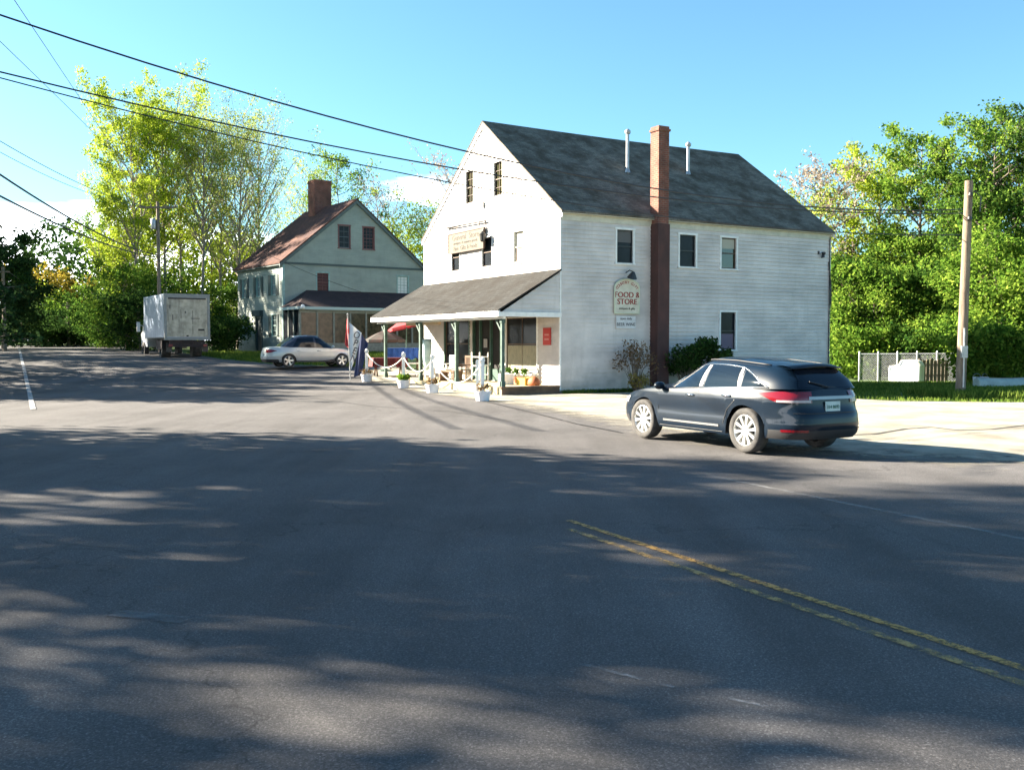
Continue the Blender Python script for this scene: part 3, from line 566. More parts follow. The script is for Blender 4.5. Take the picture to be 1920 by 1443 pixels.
# side sign
ss = thing('side_sign', 'cream arched-top sign with red lettering on the store side wall under a lamp', 'sign', storepoint(2.86, -.05, 2.88), SR)
K = 20
arch = [(.52, 0)]+[(.52*math.cos(math.pi*i/K), 1.02+.33*math.sin(math.pi*i/K)) for i in range(K+1)]+[(-.52, 0)]
arch = [(-.56, .0), (.56, 0), (.56, .92)]+[(.56*math.cos(math.pi*i/K), .95+.30*math.sin(math.pi*i/K)) for i in range(1, K)]+[(-.56, .92)]
b = MB(); b.slab([(x, 0, z) for x, z in arch], (0, -.05, 0)); b.build('board', M['signpale'], ss)
b = MB(); b.tube([(x, -.05, z) for x, z in arch]+[(arch[0][0], -.05, arch[0][1])], .022, 6); b.build('frame', mat('pale_frame_paint', (.55, .60, .45), .7), ss)
ts = lambda x, z, rr=0: Matrix.Translation((x, -.054, z)) @ Matrix.Rotation(R(90), 4, 'X') @ Matrix.Rotation(rr, 4, 'Z')
b = MB()
word = 'COUNTRY GIFT'
for i, chh in enumerate(word):
    an = R(150-120*i/(len(word)-1))
    if chh != ' ': letters(b, chh, .15, ts(.47*math.cos(an), .72+.36*math.sin(an), an-math.pi/2))
b.build('arched_lettering', M['signred2'], ss)
for tx_, zz_ in (('FOOD &', .58), ('STORE', .33)): b = MB(); letters(b, tx_, .29, ts(0, zz_), 0, 1.05); letters(b, tx_, .29, ts(.012, zz_), 0, 1.05); b.build('lettering', M['signred2'], ss)
b = MB(); letters(b, 'antiques & gifts', .12, ts(0, .14)); b.build('small_lettering', M['signbrown'], ss)
s2 = thing('side_sign_plate', 'small white plate with two dark words hanging below the arched sign', 'sign', storepoint(2.84, -.04, 2.32), SR)
b = MB(); b.box(-.44, .44, -.03, 0, 0, .46); b.build('board', mat('white_plate', (.6, .6, .6), .7, col2=(.5, .5, .5), nscale=5), s2)
ts2 = lambda x, z: Matrix.Translation((x, -.034, z)) @ Matrix.Rotation(R(90), 4, 'X')
for tx_, sz_, zz_ in (('open daily', .13, .33), ('BEER WINE', .17, .1)): b = MB(); letters(b, tx_, sz_, ts2(0, zz_)); b.build('lettering', M['ink'], s2)
lp = thing('sign_lamp', 'black gooseneck lamp on the side wall above the arched sign', 'lamp', storepoint(2.86, 0, 4.25), SR)
b = MB(); b.tube([(0, -.02, .12), (0, -.25, .2), (.02, -.4, .14)], .02, 6); b.build('arm', M['black'], lp)
b = MB(); b.lathe([(.04, .14), (.09, .08), (.19, -.1), (.18, -.11), (.03, .05)], 14, mtx=Matrix.Translation((.02, -.4, 0)) @ Matrix.Rotation(R(20), 4, 'X')); b.build('shade', M['black'], lp)
rs = thing('red_notice', 'square red notice board on the white wall at the right end of the porch', 'notice', storepoint(-.02, .80, 1.72), SR)
b = MB(); b.box(-.03, 0, -.25, .27, 0, .62); b.build('board', M['signred'], rs)
b = MB(); b.box(-.035, -.031, -.14, .16, .18, .24); b.box(-.035, -.031, -.14, .16, .34, .40); b.build('marks', mat('pale_red_marks', (.5, .2, .18), .7), rs)
bl = MB(); bl.slab([(0, 0, 0), (0, 3.1, .0), (0, 3.1, .12), (0, 0, .12)], (-.12, 0, 0))
bl_ = bl.build('bamboo_blind', mat('rolled_bamboo', (.42, .30, .18), .8), None); bl_.location = storepoint(-2.1, 5.3, 2.5); bl_.rotation_euler = (0, 0, SR); tag(bl_, 'rolled tan bamboo blind under the porch eave at its left half', 'blind')

# ------------------------------------------------------------------ green house
g0 = at(532, 650, 62); GX, GY, GR = g0.x, 62.0, R(35.5); GZ = 1.2
GW, GL, GE, GRD = 10.4, 8.3, 5.85, 10.1
gh_ = thing('colonial_house', 'grey-green clapboard gabled house with brown roof and big brick chimney beyond the store', 'house', (GX, GY, GZ), GR)
gf = lambda a, o, z: Vector((a, -o, z)); gleft = lambda a, o, z: Vector((-o, a, z))
w = MB(); ga = lambda z: 0 if z <= GE else (z-GE)/(GRD-GE)*GW/2
gW = [(2.35, 3.15, 3.95, 5.15), (8.35, 9.15, 3.95, 5.15)]; gA = [(3.95, 4.7, 6.9, 8.35), (5.75, 6.5, 6.9, 8.35)]
clap(w, gf, ga, lambda z: GW-ga(z), -.3, GE, gW); clap(w, gf, ga, lambda z: GW-ga(z), GE, GRD, gA)
lW = []
for a in (1.2, 3.9, 6.6): lW.append((a, a+.75, 3.7, 5.0))
for a in (1.2, 6.6): lW.append((a, a+.75, 1.0, 2.4))
lD = (3.75, 4.75, 0, 2.2)
clap(w, gleft, lambda z: 0, lambda z: GL, -.3, GE, lW+[lD])
w.box(.1, GW-.1, GL-.1, GL, -.3, GE); w.box(GW-.1, GW, .05, GL, -.3, GE)
w.slab([(0, GL-.02, GE), (GW, GL-.02, GE), (GW/2, GL-.02, GRD)], (0, .02, 0))
w.build('wall', M['green'], gh_)
inn = MB(); inn.box(.12, GW-.12, .12, GL-.12, 0, GE-.05); inn.slab([(.3, .12, GE-.05), (GW-.3, .12, GE-.05), (GW/2, .12, GRD-.2)], (0, GL-.24, 0)); inn.build('interior', M['dark'], gh_)
gsl = (GRD-GE)/(GW/2); r_ = MB()
for s_ in (0, 1):
    x0 = -.3 if not s_ else GW+.3
    r_.slab([(x0, -.2, GE-.3*gsl+.04), (GW/2, -.2, GRD+.04), (GW/2, -.2, GRD+.14), (x0, -.2, GE-.3*gsl+.14)], (0, GL+.4, 0))
r_.build('roof', M['rustroof'], gh_)
t = MB()
for s_ in (0, 1):
    x0 = -.28 if not s_ else GW+.28; zz = GE-.28*gsl
    t.slab([(x0, -.18, zz+.03), (GW/2, -.18, GRD+.03), (GW/2, -.18, GRD-.22), (x0, -.18, zz-.2)], (0, .1, 0))
t.build('rake_board', mat('dark_rake_paint', (.09, .12, .115), .7, col2=(.06, .08, .08), nscale=5), gh_)
t = MB(); t.box(-.05, GW+.05, -.07, -.016, GE-.22, GE-.08); t.box(-.25, -.02, -.1, GL, GE-.3, GE-.15); t.build('eave_board', mat('dark_green_grey_band', (.05, .075, .075), .7), gh_)
t = MB(); t.box(-.04, .1, -.04, -.016, -.2, GE-.22); t.box(-.04, -.016, -.03, .12, -.2, GE-.3); t.build('corner_board', M['greentrim'], gh_)
c = MB(); c.box(GW/2-.85, GW/2+.45, GL-3.5, GL-2.4, GRD-2, GRD+1.8); c.box(GW/2-.89, GW/2+.49, GL-3.54, GL-2.36, GRD+1.8, GRD+1.9); c.box(GW/2-.85, GW/2+.45, GL-3.5, GL-2.4, GRD+1.9, GRD+2.0); c.build('chimney', M['brick'], gh_)
window(gh_, gf, *gW[0], M['greentrim'], mat('maroon_blind_glass', (.05, .008, .012), .3, spec=.2), bars=(2, 3), frame_mat=M['redframe'])
window(gh_, gf, *gW[1], M['greentrim'], mat('painted_reflection_panes', (.6, .62, .62), .3), bars=(3, 3), frame_mat=M['greentrim'], label='window with a pale reflection painted into its panes')  # pale pane colour stands in for a bright reflection
window(gh_, gf, *gA[0], M['redframe'], M['glass'], bars=(2, 2), frame_mat=mat('grey_sash', (.1, .12, .13), .7)); window(gh_, gf, *gA[1], M['redframe'], M['glass'], bars=(3, 3), frame_mat=M['redframe'])
shm = mat('dark_teal_shutter', (.02, .045, .05), .6, col2=(.03, .06, .06), nscale=6)
for a0, a1, z0, z1 in lW:
    window(gh_, gleft, a0, a1, z0, z1, M['greentrim'], mat('pale_panes', (.2, .23, .23), .2) if z0 > 3 else M['glass'], bars=(2, 2), casing=.05, frame_mat=M['greentrim'])
    for q in (a0-.48, a1+.08):
        s_ = MB(); bxf(s_, gleft, q, q+.4, .02, .06, z0-.03, z1+.03)
        k = z0
        while k < z1: bxf(s_, gleft, q+.05, q+.35, .06, .075, k, k+.05); k += .11
        s_.build('shutter', shm, gh_)
d = MB(); bxf(d, gleft, *lD[:2], -.1, -.05, *lD[2:]); dd = d.build('door', mat('dark_green_door', (.02, .04, .045), .5), gh_)
e = MB(); bxf(e, gleft, 3.6, 3.75, -.05, .06, 0, 2.35); bxf(e, gleft, 4.75, 4.9, -.05, .06, 0, 2.35); bxf(e, gleft, 3.5, 5.0, -.05, .25, 2.35, 2.75); e.build('door_surround', mat('dark_surround', (.035, .06, .06), .6), dd)
# enclosed porch on the gable
PD, PL = 2.64, 9.3; pz0, pz1 = 2.80, 4.0
p = MB(); A_ = (-.1, 0); 
p.add([(-.25, -PD-.25, pz0), (PL, -PD-.25, pz0), (PL, -.02, pz1), (1.6, -.02, pz1)], [(0, 1, 2, 3)]); p.add([(-.25, -PD-.25, pz0), (1.6, -.02, pz1), (-.25, -.02, pz0)], [(0, 1, 2)])
p.add([(-.25, -PD-.25, pz0-.05), (PL, -PD-.25, pz0-.05), (PL, -.02, pz0-.05), (-.25, -.02, pz0-.05)], [(3, 2, 1, 0)])
p.build('porch_roof', M['darkroof'], gh_)
p = MB(); p.box(-.27, PL, -PD-.27, -PD-.22, pz0-.16, pz0+.02); p.box(-.27, -.22, -PD-.22, -.02, pz0-.16, pz0+.02); p.build('porch_fascia', mat('pale_green_fascia', (.36, .46, .45), .6), gh_)
p = MB(); xs = np.linspace(0, PL-.2, 9)
for i, x in enumerate(xs): p.box(x-.06, x+.06, -PD-.06, -PD+.06, -.3, pz0-.16)
for y in (-PD+.9, -PD+1.75): p.box(-.06, .06, y-.05, y+.05, -.3, pz0-.16)
p.box(0, PL-.2, -PD-.03, -PD+.03, pz0-.35, pz0-.16); p.box(0, PL-.2, -PD-.05, -PD+.05, -.3, .55); p.box(-.05, .03, -PD+.06, -.02, -.3, .55)
p.build('porch_frame', mat('grey_tan_porch_posts', (.22, .23, .20), .7, col2=(.15, .16, .14), nscale=6), gh_)
for i in range(len(xs)-1):
    p = MB(); p.box(xs[i]+.06, xs[i+1]-.06, -PD-.01, -PD+.01, .55, pz0-.35); p.build('porch_window', mat('brown_reflecting_glass', (.02, .014, .010), .15, spec=.25, col2=(.09, .06, .04), nscale=3.5), gh_)
p = MB(); p.box(-.01, .01, -PD+.06, -.04, .55, pz0-.16); p.build('porch_window', M['glass'], gh_)
p = MB(); p.lathe([(.02, -.16), (.14, -.1), (.16, 0), (.1, .12), (.02, .16)], 12, mtx=Matrix.Translation((.05, -PD-.35, pz0-.02))); p.build('porch_lamp', M['trim'], gh_, smooth=True)

# ------------------------------------------------------------------ cars
def arcphi(P):
    """angles evenly spread round half the plan outline, rear centre to front centre"""
    ph = np.linspace(math.pi, 0, 6001); a = P['len']/2
    def xy(t):
        n_ = P['nr'] if math.cos(t) < 0 else P['nf']
        return a*math.copysign(abs(math.cos(t))**(2/n_), math.cos(t)), P['w']*abs(math.sin(t))**(2/n_)
    q = np.array([xy(t) for t in ph]); dd = np.r_[0, np.cumsum(np.hypot(*np.diff(q, axis=0).T))]
    return lambda s_: float(np.interp(s_, dd, ph)), dd[-1]
def make_car(name, label, P, loc, rz):
    root = thing(name, label, 'car', loc, rz)
    phi, TL = arcphi(P); xw = P['xw']
    def sup(ph, xr, xf, w, nr, nf):
        a = (xf-xr)/2; c = (xf+xr)/2; n_ = nr if math.cos(ph) < 0 else nf; cs = math.cos(ph)
        return c+a*math.copysign(abs(cs)**(2/n_), cs), w*abs(math.sin(ph))**(2/n_)
    def low(ph, z, off=0):
        x, y = sup(ph, ip(z, *P['xr'])-off, ip(z, *P['xf'])+off, ip(z, *P['W'])+off, P['nr'], P['nf'])
        return x, y, z
    def zb(x, y):
        z = P['sill'] if abs(x) < 1.9 else P['bump']
        if y > P['w']*.6:
            for w_ in xw:
                if abs(x-w_) < P['arch']: z = max(z, P['wr']+math.sqrt(P['arch']**2-(x-w_)**2)*.96)
        return z
    zt = lambda x: ip(x, *P['belt'])
    N = P.get('N', 150); body = MB(); half = []
    NV = 16
    for v in range(NV+1):
        row = []
        for i in range(N+1):
            ph = phi(TL*i/N); x0, y0, _ = low(ph, .6); z = lerp(zb(x0, y0), zt(x0), (v/NV)); x, y, z = low(ph, z); row.append(Vector((x, y, z)))
        half.append(row)
    for k in range(1, 9):                       # cap: hood, cowl, rear deck
        s_ = 1-k/8; row = []
        for p_ in half[NV]:
            cam_ = ip(p_.x, *P['crown'])
            row.append(Vector((p_.x, p_.y*s_, p_.z+cam_*(1-s_**2.2))))
        half.append(row)
    body.grid(half); body.grid([[Vector((p_.x, -p_.y, p_.z)) for p_ in r] for r in half])
    bo = body.build('body', P['paint'], root, smooth=True, autos=50)
    # lower cladding
    for sy in (1, -1):
        for end in (-1, 1):
            cl = MB()
            rows = []
            for z in (P['bump']-.02, P['bump']+.05, P['bump']+.13):
                rows.append([])
                for i in range(N+1):
                    ph = phi(TL*i/N); x, y, _ = low(ph, z, .006)
                    rows[-1].append(Vector((x, sy*y, z)))
            seg = [i for i in range(N) if (end*rows[0][i].x > 1.4+P['arch']+.01)]
            for i in seg:
                for r0, r1 in zip(rows[:-1], rows[1:]): cl.add([r0[i], r0[i+1], r1[i+1], r1[i]], [(0, 1, 2, 3)])
            cl.build('bumper_skirt', M['plastic'], root, smooth=True)
    ub = MB(); ub.box(P['xr'][1][0]+.25, P['xf'][1][0]-.3, -.62, .62, P['sill'], .75); ub.box(xw[0]+P['arch'], xw[1]-P['arch'], -.84, .84, P['sill']+.005, .6); ub.box(P['xr'][1][0]+.28, xw[0]-P['arch']-.03, -.66, .66, P['bump']+.01, .6); ub.build('underbody', M['plastic'], root)
    # greenhouse
    GP = P['gh']
    def gpt(ph, u, off=0):
        xr_, xf_, w_ = ip(u, *GP['xr']), ip(u, *GP['xf']), ip(u, *GP['w'])
        x, y = sup(ph, xr_-off, xf_+off, w_+off, GP['nr'], GP['nf'])
        zlo = zt(x)-.02+ip(x, *P['crown'])*(1-min(1, (abs(y)/.9))**2.2)*0; zr_ = ip(x, *GP['zr'])
        return Vector((x, y, lerp(zlo, zr_, u)))
    def gside(x, u, off=.004, sy=1):
        xr_, xf_, w_ = ip(u, *GP['xr']), ip(u, *GP['xf']), ip(u, *GP['w']); a = (xf_-xr_)/2; c = (xf_+xr_)/2; t_ = (x-c)/a
        n_ = GP['nr'] if t_ < 0 else GP['nf']; y = w_*max(0, 1-min(1, abs(t_))**n_)**(1/n_)+off
        return Vector((x, sy*y, lerp(zt(x)-.02, ip(x, *GP['zr']), u)))
    def gend(y, u, off=.004, rear=True):
        xr_, xf_, w_ = ip(u, *GP['xr']), ip(u, *GP['xf']), ip(u, *GP['w']); a = (xf_-xr_)/2; c = (xf_+xr_)/2
        n_ = GP['nr'] if rear else GP['nf']; x = c+(-1 if rear else 1)*(a*(1-min(1, abs(y)/w_)**n_)**(1/n_)+off)
        zc = zt(x)-.02; zr_ = ip(x, *GP['zr'])+GP['crown']*(1-(abs(y)/w_)**2)*u
        return Vector((x, y, lerp(zc, zr_, u)))
    gph, gTL = arcphi(dict(len=GP['xf'][1][0]-GP['xr'][1][0], nr=GP['nr'], nf=GP['nf'], w=GP['w'][1][0])); rows = []
    for v in range(9): rows.append([gpt(gph(gTL*i/110), v/8) for i in range(111)])
    top = rows[-1]
    for k in range(1, 9):
        s_ = 1-k/8; rows.append([Vector((p_.x, p_.y*s_, p_.z+GP['crown']*(1-s_**2.4)*min(1, 3*abs(p_.y)/.64))) for p_ in top])
    g_ = MB(); g_.grid(rows); g_.grid([[Vector((p_.x, -p_.y, p_.z)) for p_ in r] for r in rows]); g_.build('roof', P['roofpaint'], root, smooth=True, autos=50)
    for sy in (1, -1):
        for (pts_b, pts_t) in P['win']:          # bottom and top edge as (x, u) pairs
            n_ = 14; rr = []
            for j in range(6):
                rr.append([gside(lerp(lerp(pts_b[0][0], pts_b[1][0], i/n_), lerp(pts_t[0][0], pts_t[1][0], i/n_), j/5), lerp(lerp(pts_b[0][1], pts_b[1][1], i/n_), lerp(pts_t[0][1], pts_t[1][1], (i/n_)**P.get('wpow', 1)), j/5), .005, sy) for i in range(n_+1)])
            m_ = MB(); m_.grid(rr); m_.build('side_window', M['carglass'], root, smooth=True)
        oc = [gside(x, u, .008, sy) for x, u in P['trimline']]
        if oc:
            m_ = MB(); m_.tube(oc, .008, 6); m_.build('window_trim', M['chrome'], root, smooth=True)
        for pl in P['pillar']:
            m_ = MB(); rr = [[gside(lerp(pl[0], pl[1], j/2)+(pl[2]*i/5), .12+.74*i/5, .008, sy) for j in range(3)] for i in range(6)]; m_.grid(rr); m_.build('pillar', P['pillarmat'], root, smooth=True)
        for seam in P['seams']:
            pts = []
            for x, z in seam:
                lo_, hi_ = 0, math.pi
                for _ in range(30):
                    md = (lo_+hi_)/2
                    if low(md, z)[0] > x: lo_ = md
                    else: hi_ = md
                q = low((lo_+hi_)/2, z, .001); pts.append(Vector((q[0], sy*q[1], q[2])))
            m_ = MB(); m_.tube(pts, .006, 5); m_.build('door_seam', M['black'], root)
        for x, z in P['handles']:
            q = [low(ph_, z, .025) for ph_ in (0,)]
            lo_, hi_ = 0, math.pi
            for _ in range(30):
                md = (lo_+hi_)/2
                if low(md, z)[0] > x: lo_ = md
                else: hi_ = md
            y = low((lo_+hi_)/2, z)[1]
            m_ = MB(); m_.tube([(x-.1, sy*(y-.01), z), (x-.08, sy*(y+.03), z), (x+.08, sy*(y+.03), z+.004), (x+.1, sy*(y-.01), z)], .014, 8); m_.build('door_handle', M['chrome'] if P['detail'] else P['paint'], root, smooth=True)
        # mirror
        mx_, mz_ = P['mirror']; m_ = MB()
        mt_ = Matrix.Translation((mx_, sy*(P['w']+.05), mz_)) @ Matrix.Diagonal((.075, .11, .07, 1))
        m_.lathe([(.05, -1), (.7, -.8), (1, -.3), (1, .35), (.75, .8), (.05, 1)], 14, mtx=mt_ @ Matrix.Rotation(R(90), 4, 'X')); m_.bar((mx_, sy*(P['w']-.1), mz_-.05), (mx_, sy*(P['w']+.02), mz_-.02), .06, .03); m_.build('wing_mirror', P['paint'], root, smooth=True)
        # tail lamp
        tl = P['tail']; rr = []
        for j in range(7):
            rr.append([])
            for i in range(25):
                f_ = i/24; s_ = lerp(tl[0], tl[1], f_); zc = lerp(tl[2], tl[3], j/6)
                zc = lerp(zc, tl[4], sst((f_-.5)/.5)*.85); q = low(phi(s_), zc, .012); rr[-1].append(Vector((q[0], sy*q[1], q[2])))
        m_ = MB(); m_.grid(rr); tlo = m_.build('tail_light', M['tail'], root, smooth=True)
        if P['detail']:
            m_ = MB(); rr = [[], []]
            for i in range(20):
                s_ = lerp(tl[0]+.03, tl[1]-.4, i/19)
                for j, z in enumerate((tl[2]+.01, tl[2]+.045)): q = low(phi(s_), z, .018); rr[j].append(Vector((q[0], sy*q[1], q[2])))
            m_.grid(rr); m_.build('reverse_lamp', M['lampwhite'], tlo, smooth=True)
        hl = MB(); rr = []
        for j in range(4): rr.append([Vector((q[0], sy*q[1], q[2])) for q in [low(phi(TL-lerp(.35, 1.05, i/12)), lerp(.62, .74, j/3)+.05*i/12, .01) for i in range(13)]])
        hl.grid(rr); hl.build('headlight', mat('headlamp_lens', (.5, .52, .55), .1, coat=1) if 'hl' not in M else M['hl'], root, smooth=True)
    # ends
    for rear in (True, False):
        q = P['rglass'] if rear else P['wglass']; rr = []
        for j in range(8):
            u = lerp(q[1], q[2], j/7); hw = lerp(q[0], q[3], j/7); rr.append([gend(lerp(-hw, hw, i/20), u, .006, rear) for i in range(21)])
        m_ = MB(); m_.grid(rr); m_.build('rear_window' if rear else 'windscreen', M['carglass'], root, smooth=True)
    # wheels
    for w_ in xw:
        for sy in (1, -1):
            r = P['wr']; tw = P['tw']; yo = P['w']-.025
            wm = Matrix.Translation((w_, sy*yo, r)) @ Matrix.Rotation(R(-90*sy), 4, 'X')
            e = thing('wheel', None, None, (0, 0, 0)); e.parent = root
            t_ = MB(); rim = r*P['rimf']
            t_.lathe([(rim, -tw+.02), (r*.93, -tw), (r*.99, -tw+.03), (r, -tw*.5), (r*.99, -.03), (r*.93, .0), (rim+.01, -.012), (rim, -.02)], 40, mtx=wm, cap=False); t_.build('tyre', M['tyre'], e, smooth=True)
            m_ = MB(); m_.lathe([(rim, -tw+.04), (rim, -.02), (rim-.012, -.012), (rim-.02, -.03), (rim-.03, -tw+.1)], 40, mtx=wm, cap=False); m_.lathe([(.001, -.03), (.055, -.028), (.07, -.05), (.07, -.1)], 16, mtx=wm, cap=False)
            ns_ = P['spokes']
            for k in range(ns_):
                a = 2*math.pi*k/ns_+.15; ca, sa = math.cos(a), math.sin(a); w0, w1 = P['spw']
                def q(rr_, off, zz): return wm @ Vector((rr_*ca-off*sa, rr_*sa+off*ca, zz))
                i0, i1 = .05, rim-.012
                m_.add([q(i0, -w0, -.035), q(i0, w0, -.035), q(i1, w1, -.022), q(i1, -w1, -.022), q(i0, -w0, -.08), q(i0, w0, -.08), q(i1, w1, -.075), q(i1, -w1, -.075)], [(0, 1, 2, 3), (0, 4, 5, 1), (1, 5, 6, 2), (3, 2, 6, 7), (0, 3, 7, 4), (4, 7, 6, 5)])
            m_.build('rim', M['alloy'], e)
            m_ = MB(); m_.lathe([(.001, -.12), (rim-.02, -.12), (rim-.02, -.13)], 24, mtx=wm, cap=False); m_.build('brake_disc', M['plastic'], e)
    # rear plate
    xr_ = ip(P['platez'], *P['xr'])
    m_ = MB(); m_.box(xr_-.03, xr_-.012, -.16, .16, P['platez']-.08, P['platez']+.08); pl_ = m_.build('number_plate', M['plate'], root)
    if P['detail']:
        m_ = MB(); letters(m_, '314 8692', .075, Matrix.Translation((xr_-.034, 0, P['platez']-.03)) @ Matrix(((0, 0, -1, 0), (-1, 0, 0, 0), (0, 1, 0, 0), (0, 0, 0, 1)))); m_.build('plate_digits', mat('green_digits', (.05, .14, .1), .6), pl_)
        m_ = MB(); rr = []
        for j, z in enumerate((P['platez']+.115, P['platez']+.165)): rr.append([Vector((q[0], q[1], q[2])) for q in [(low(phi(abs(s_)), z, .02)[0], math.copysign(low(phi(abs(s_)), z, .02)[1], s_), z) for s_ in np.linspace(-.48, .48, 25)]])
        m_.grid(rr); m_.build('tailgate_garnish', M['garn'], root, smooth=True)
        m_ = MB()
        for sy in (1, -1):
            rr = []
            for z in (.40, .44): rr.append([Vector((q[0], sy*q[1], q[2])) for q in [low(phi(s_), z, .012) for s_ in np.linspace(.55, 1.0, 9)]])
            m_.grid(rr)
        m_.build('reflector', M['tail'], root)
        m_ = MB()                                   # roof spoiler
        rr = [[gend(y, .97, .0, True)+Vector((dx, 0, dz)) for y in np.linspace(-.56, .56, 15)] for dx, dz in ((.25, .045), (.05, .04), (-.13, .0), (-.13, -.02), (.02, -.02))]
        m_.grid(rr); m_.build('spoiler', P['paint'], root, smooth=True)
        m_ = MB(); m_.tube([gend(0, .1, .03), gend(.22, .3, .03), gend(.38, .42, .03)], .012, 6); m_.build('rear_wiper', M['black'], root)
        for sy in (1, -1):                          # bright strip low on the doors
            m_ = MB(); rr = []
            for z in (.395, .43):
                rr.append([])
                for x in np.linspace(-.78, .72, 20):
                    lo_, hi_ = 0, math.pi
                    for _ in range(30):
                        md = (lo_+hi_)/2
                        if low(md, z)[0] > x: lo_ = md
                        else: hi_ = md
                    q = low((lo_+hi_)/2, z, .012); rr[-1].append(Vector((q[0], sy*q[1], z)))
            m_.grid(rr); m_.build('door_moulding', M['chrome'], root, smooth=True)
            m_ = MB(); m_.tube([gside(x, 1.0, -.02, sy)+Vector((0, 0, .03)) for x in np.linspace(-1.7, .4, 14)], .013, 6); m_.build('roof_rail', M['plastic'], root, smooth=True)
        # front seats seen through the glass are hidden by tint; a hatch seam
        m_ = MB(); pts = [Vector(low(phi(s_), .70, .003)) for s_ in np.linspace(0, .78, 12)]; pts2 = [Vector((p_.x, -p_.y, p_.z)) for p_ in pts[::-1]]; m_.tube(pts2+pts[1:], .006, 5); m_.build('hatch_seam', M['black'], root)
    return root
M['garn'] = mat('dull_silver_garnish', (.25, .26, .27), .35, metal=.5)
M['hl'] = mat('headlamp_lens', (.5, .52, .55), .1, coat=1)
suv = dict(len=4.9, w=.95, nr=4.6, nf=4.2, xw=(-1.3875, 1.3875), wr=.372, arch=.435, sill=.27, bump=.30, tw=.245, rimf=.70, spokes=10, spw=(.016, .030), detail=True, paint=M['paint'], roofpaint=M['paint'], pillarmat=M['metal'],
 xr=([.25, .36, .50, .66, .74, .80, .95, 1.10, 1.2], [-2.36, -2.46, -2.49, -2.47, -2.42, -2.40, -2.385, -2.32, -2.28]), xf=([.25, .4, .55, .7, .8, .9, 1.1], [2.3, 2.39, 2.42, 2.38, 2.28, 2.2, 2.16]),
 W=([.25, .36, .5, .62, .78, .90, .98, 1.08, 1.2], [.885, .93, .935, .925, .945, .95, .925, .885, .86]),
 belt=([-2.6, -2.2, -1.5, -.5, .5, 1.2, 1.45, 1.9, 2.2, 2.42], [1.09, 1.10, 1.09, 1.04, .99, .965, .95, .88, .79, .71]), crown=([-2.5, -2.2, 1.2, 1.5, 2.1, 2.4], [.0, .04, .08, .10, .08, .03]),
 gh=dict(nr=5.5, nf=2.9, crown=.075, xr=([0, .5, 1], [-2.34, -2.24, -2.02]), xf=([0, .5, 1], [1.26, .74, .14]), w=([0, .3, .6, .85, 1], [.885, .855, .80, .735, .66]), zr=([-2.3, -2.0, -1.5, -.9, -.3, .1, .6, 1.3], [1.33, 1.39, 1.44, 1.485, 1.495, 1.47, 1.38, 1.25])),
 win=[(((.84, .10), (-.18, .08)), ((.18, .76), (-.30, .87))), (((-.33, .08), (-1.16, .08)), ((-.41, .88), (-1.12, .84))), (((-1.27, .08), (-1.80, .10)), ((-1.27, .80), (-1.45, .60)))], wpow=.6,
 trimline=[(.93, .06), (.3, .04), (-.6, .04), (-1.4, .04), (-1.87, .06), (-1.66, .34), (-1.42, .68), (-1.2, .86), (-.8, .90), (-.3, .91), (-.1, .88), (.2, .79), (.55, .45), (.93, .06)], pillar=[(-.21, -.29, -.09), (-1.19, -1.24, .03)],
 seams=[[(.86, .30), (.88, .6), (.86, .95)], [(-.22, .30), (-.25, .98)], [(-1.22, 1.0), (-1.16, .85), (-.98, .7), (-.88, .45)], [(.86, .31), (.1, .31), (-.85, .31)]],
 handles=[(-.05, .90), (-.98, .93)], mirror=(.76, 1.03), tail=(.42, 1.42, .86, 1.04, 1.0), rglass=(.62, .10, .90, .50), wglass=(.70, .05, .93, .54), platez=.80)
ra, fa = Vector(G(1413, 851)), Vector(G(1207, 821)); hd = (fa-ra).normalized(); mid = (ra+fa)/2; lft = Vector((-hd.y, hd.x)); cen = mid-lft*.80
make_car('parked_suv', 'dark teal-blue five-door crossover with bright ten-spoke wheels parked on the gravel beside the road', suv, (cen.x, cen.y, .014), math.atan2(hd.y, hd.x))
sed = dict(suv); sed.update(len=4.75, w=.88, nr=4, nf=3, xw=(-1.35, 1.35), wr=.325, arch=.375, sill=.26, bump=.27, tw=.2, rimf=.72, spokes=5, spw=(.03, .05), detail=False, paint=M['silver'], roofpaint=M['darkpaint'], pillarmat=M['darkpaint'], N=110,
 xr=([.25, .4, .55, .7, .9, 1.0], [-2.3, -2.38, -2.40, -2.37, -2.31, -2.28]), xf=([.25, .4, .55, .7, .9], [2.2, 2.3, 2.34, 2.3, 2.2]), W=([.25, .4, .55, .75, .9, 1.0], [.82, .86, .88, .88, .85, .82]),
 belt=([-2.6, -2.2, -1.4, -.5, .6, 1.2, 1.9, 2.35], [.90, .96, .97, .95, .92, .90, .80, .66]), crown=([-2.4, -2.1, 1.2, 1.6, 2.1, 2.35], [.0, .05, .05, .09, .08, .02]),
 gh=dict(nr=4, nf=3, crown=.06, xr=([0, .5, 1], [-1.75, -1.45, -.95]), xf=([0, .5, 1], [1.15, .8, .3]), w=([0, .5, 1], [.80, .73, .58]), zr=([-1.7, -1.0, -.3, .3, 1.1], [1.40, 1.48, 1.52, 1.50, 1.35])),
 win=[(((.9, .1), (.05, .1)), ((.35, .8), (.02, .88))), (((-.05, .1), (-1.15, .1)), ((-.08, .88), (-.85, .84)))], trimline=[], pillar=[], seams=[[(.95, .3), (.95, .88)], [(0, .3), (0, .9)], [(-1.0, .9), (-.85, .6)]], handles=[(.15, .8), (-.85, .8)], mirror=(.85, 1.0), tail=(.35, 1.0, .72, .88, .82), rglass=(.6, .1, .92, .48), wglass=(.62, .05, .93, .5), platez=.6)
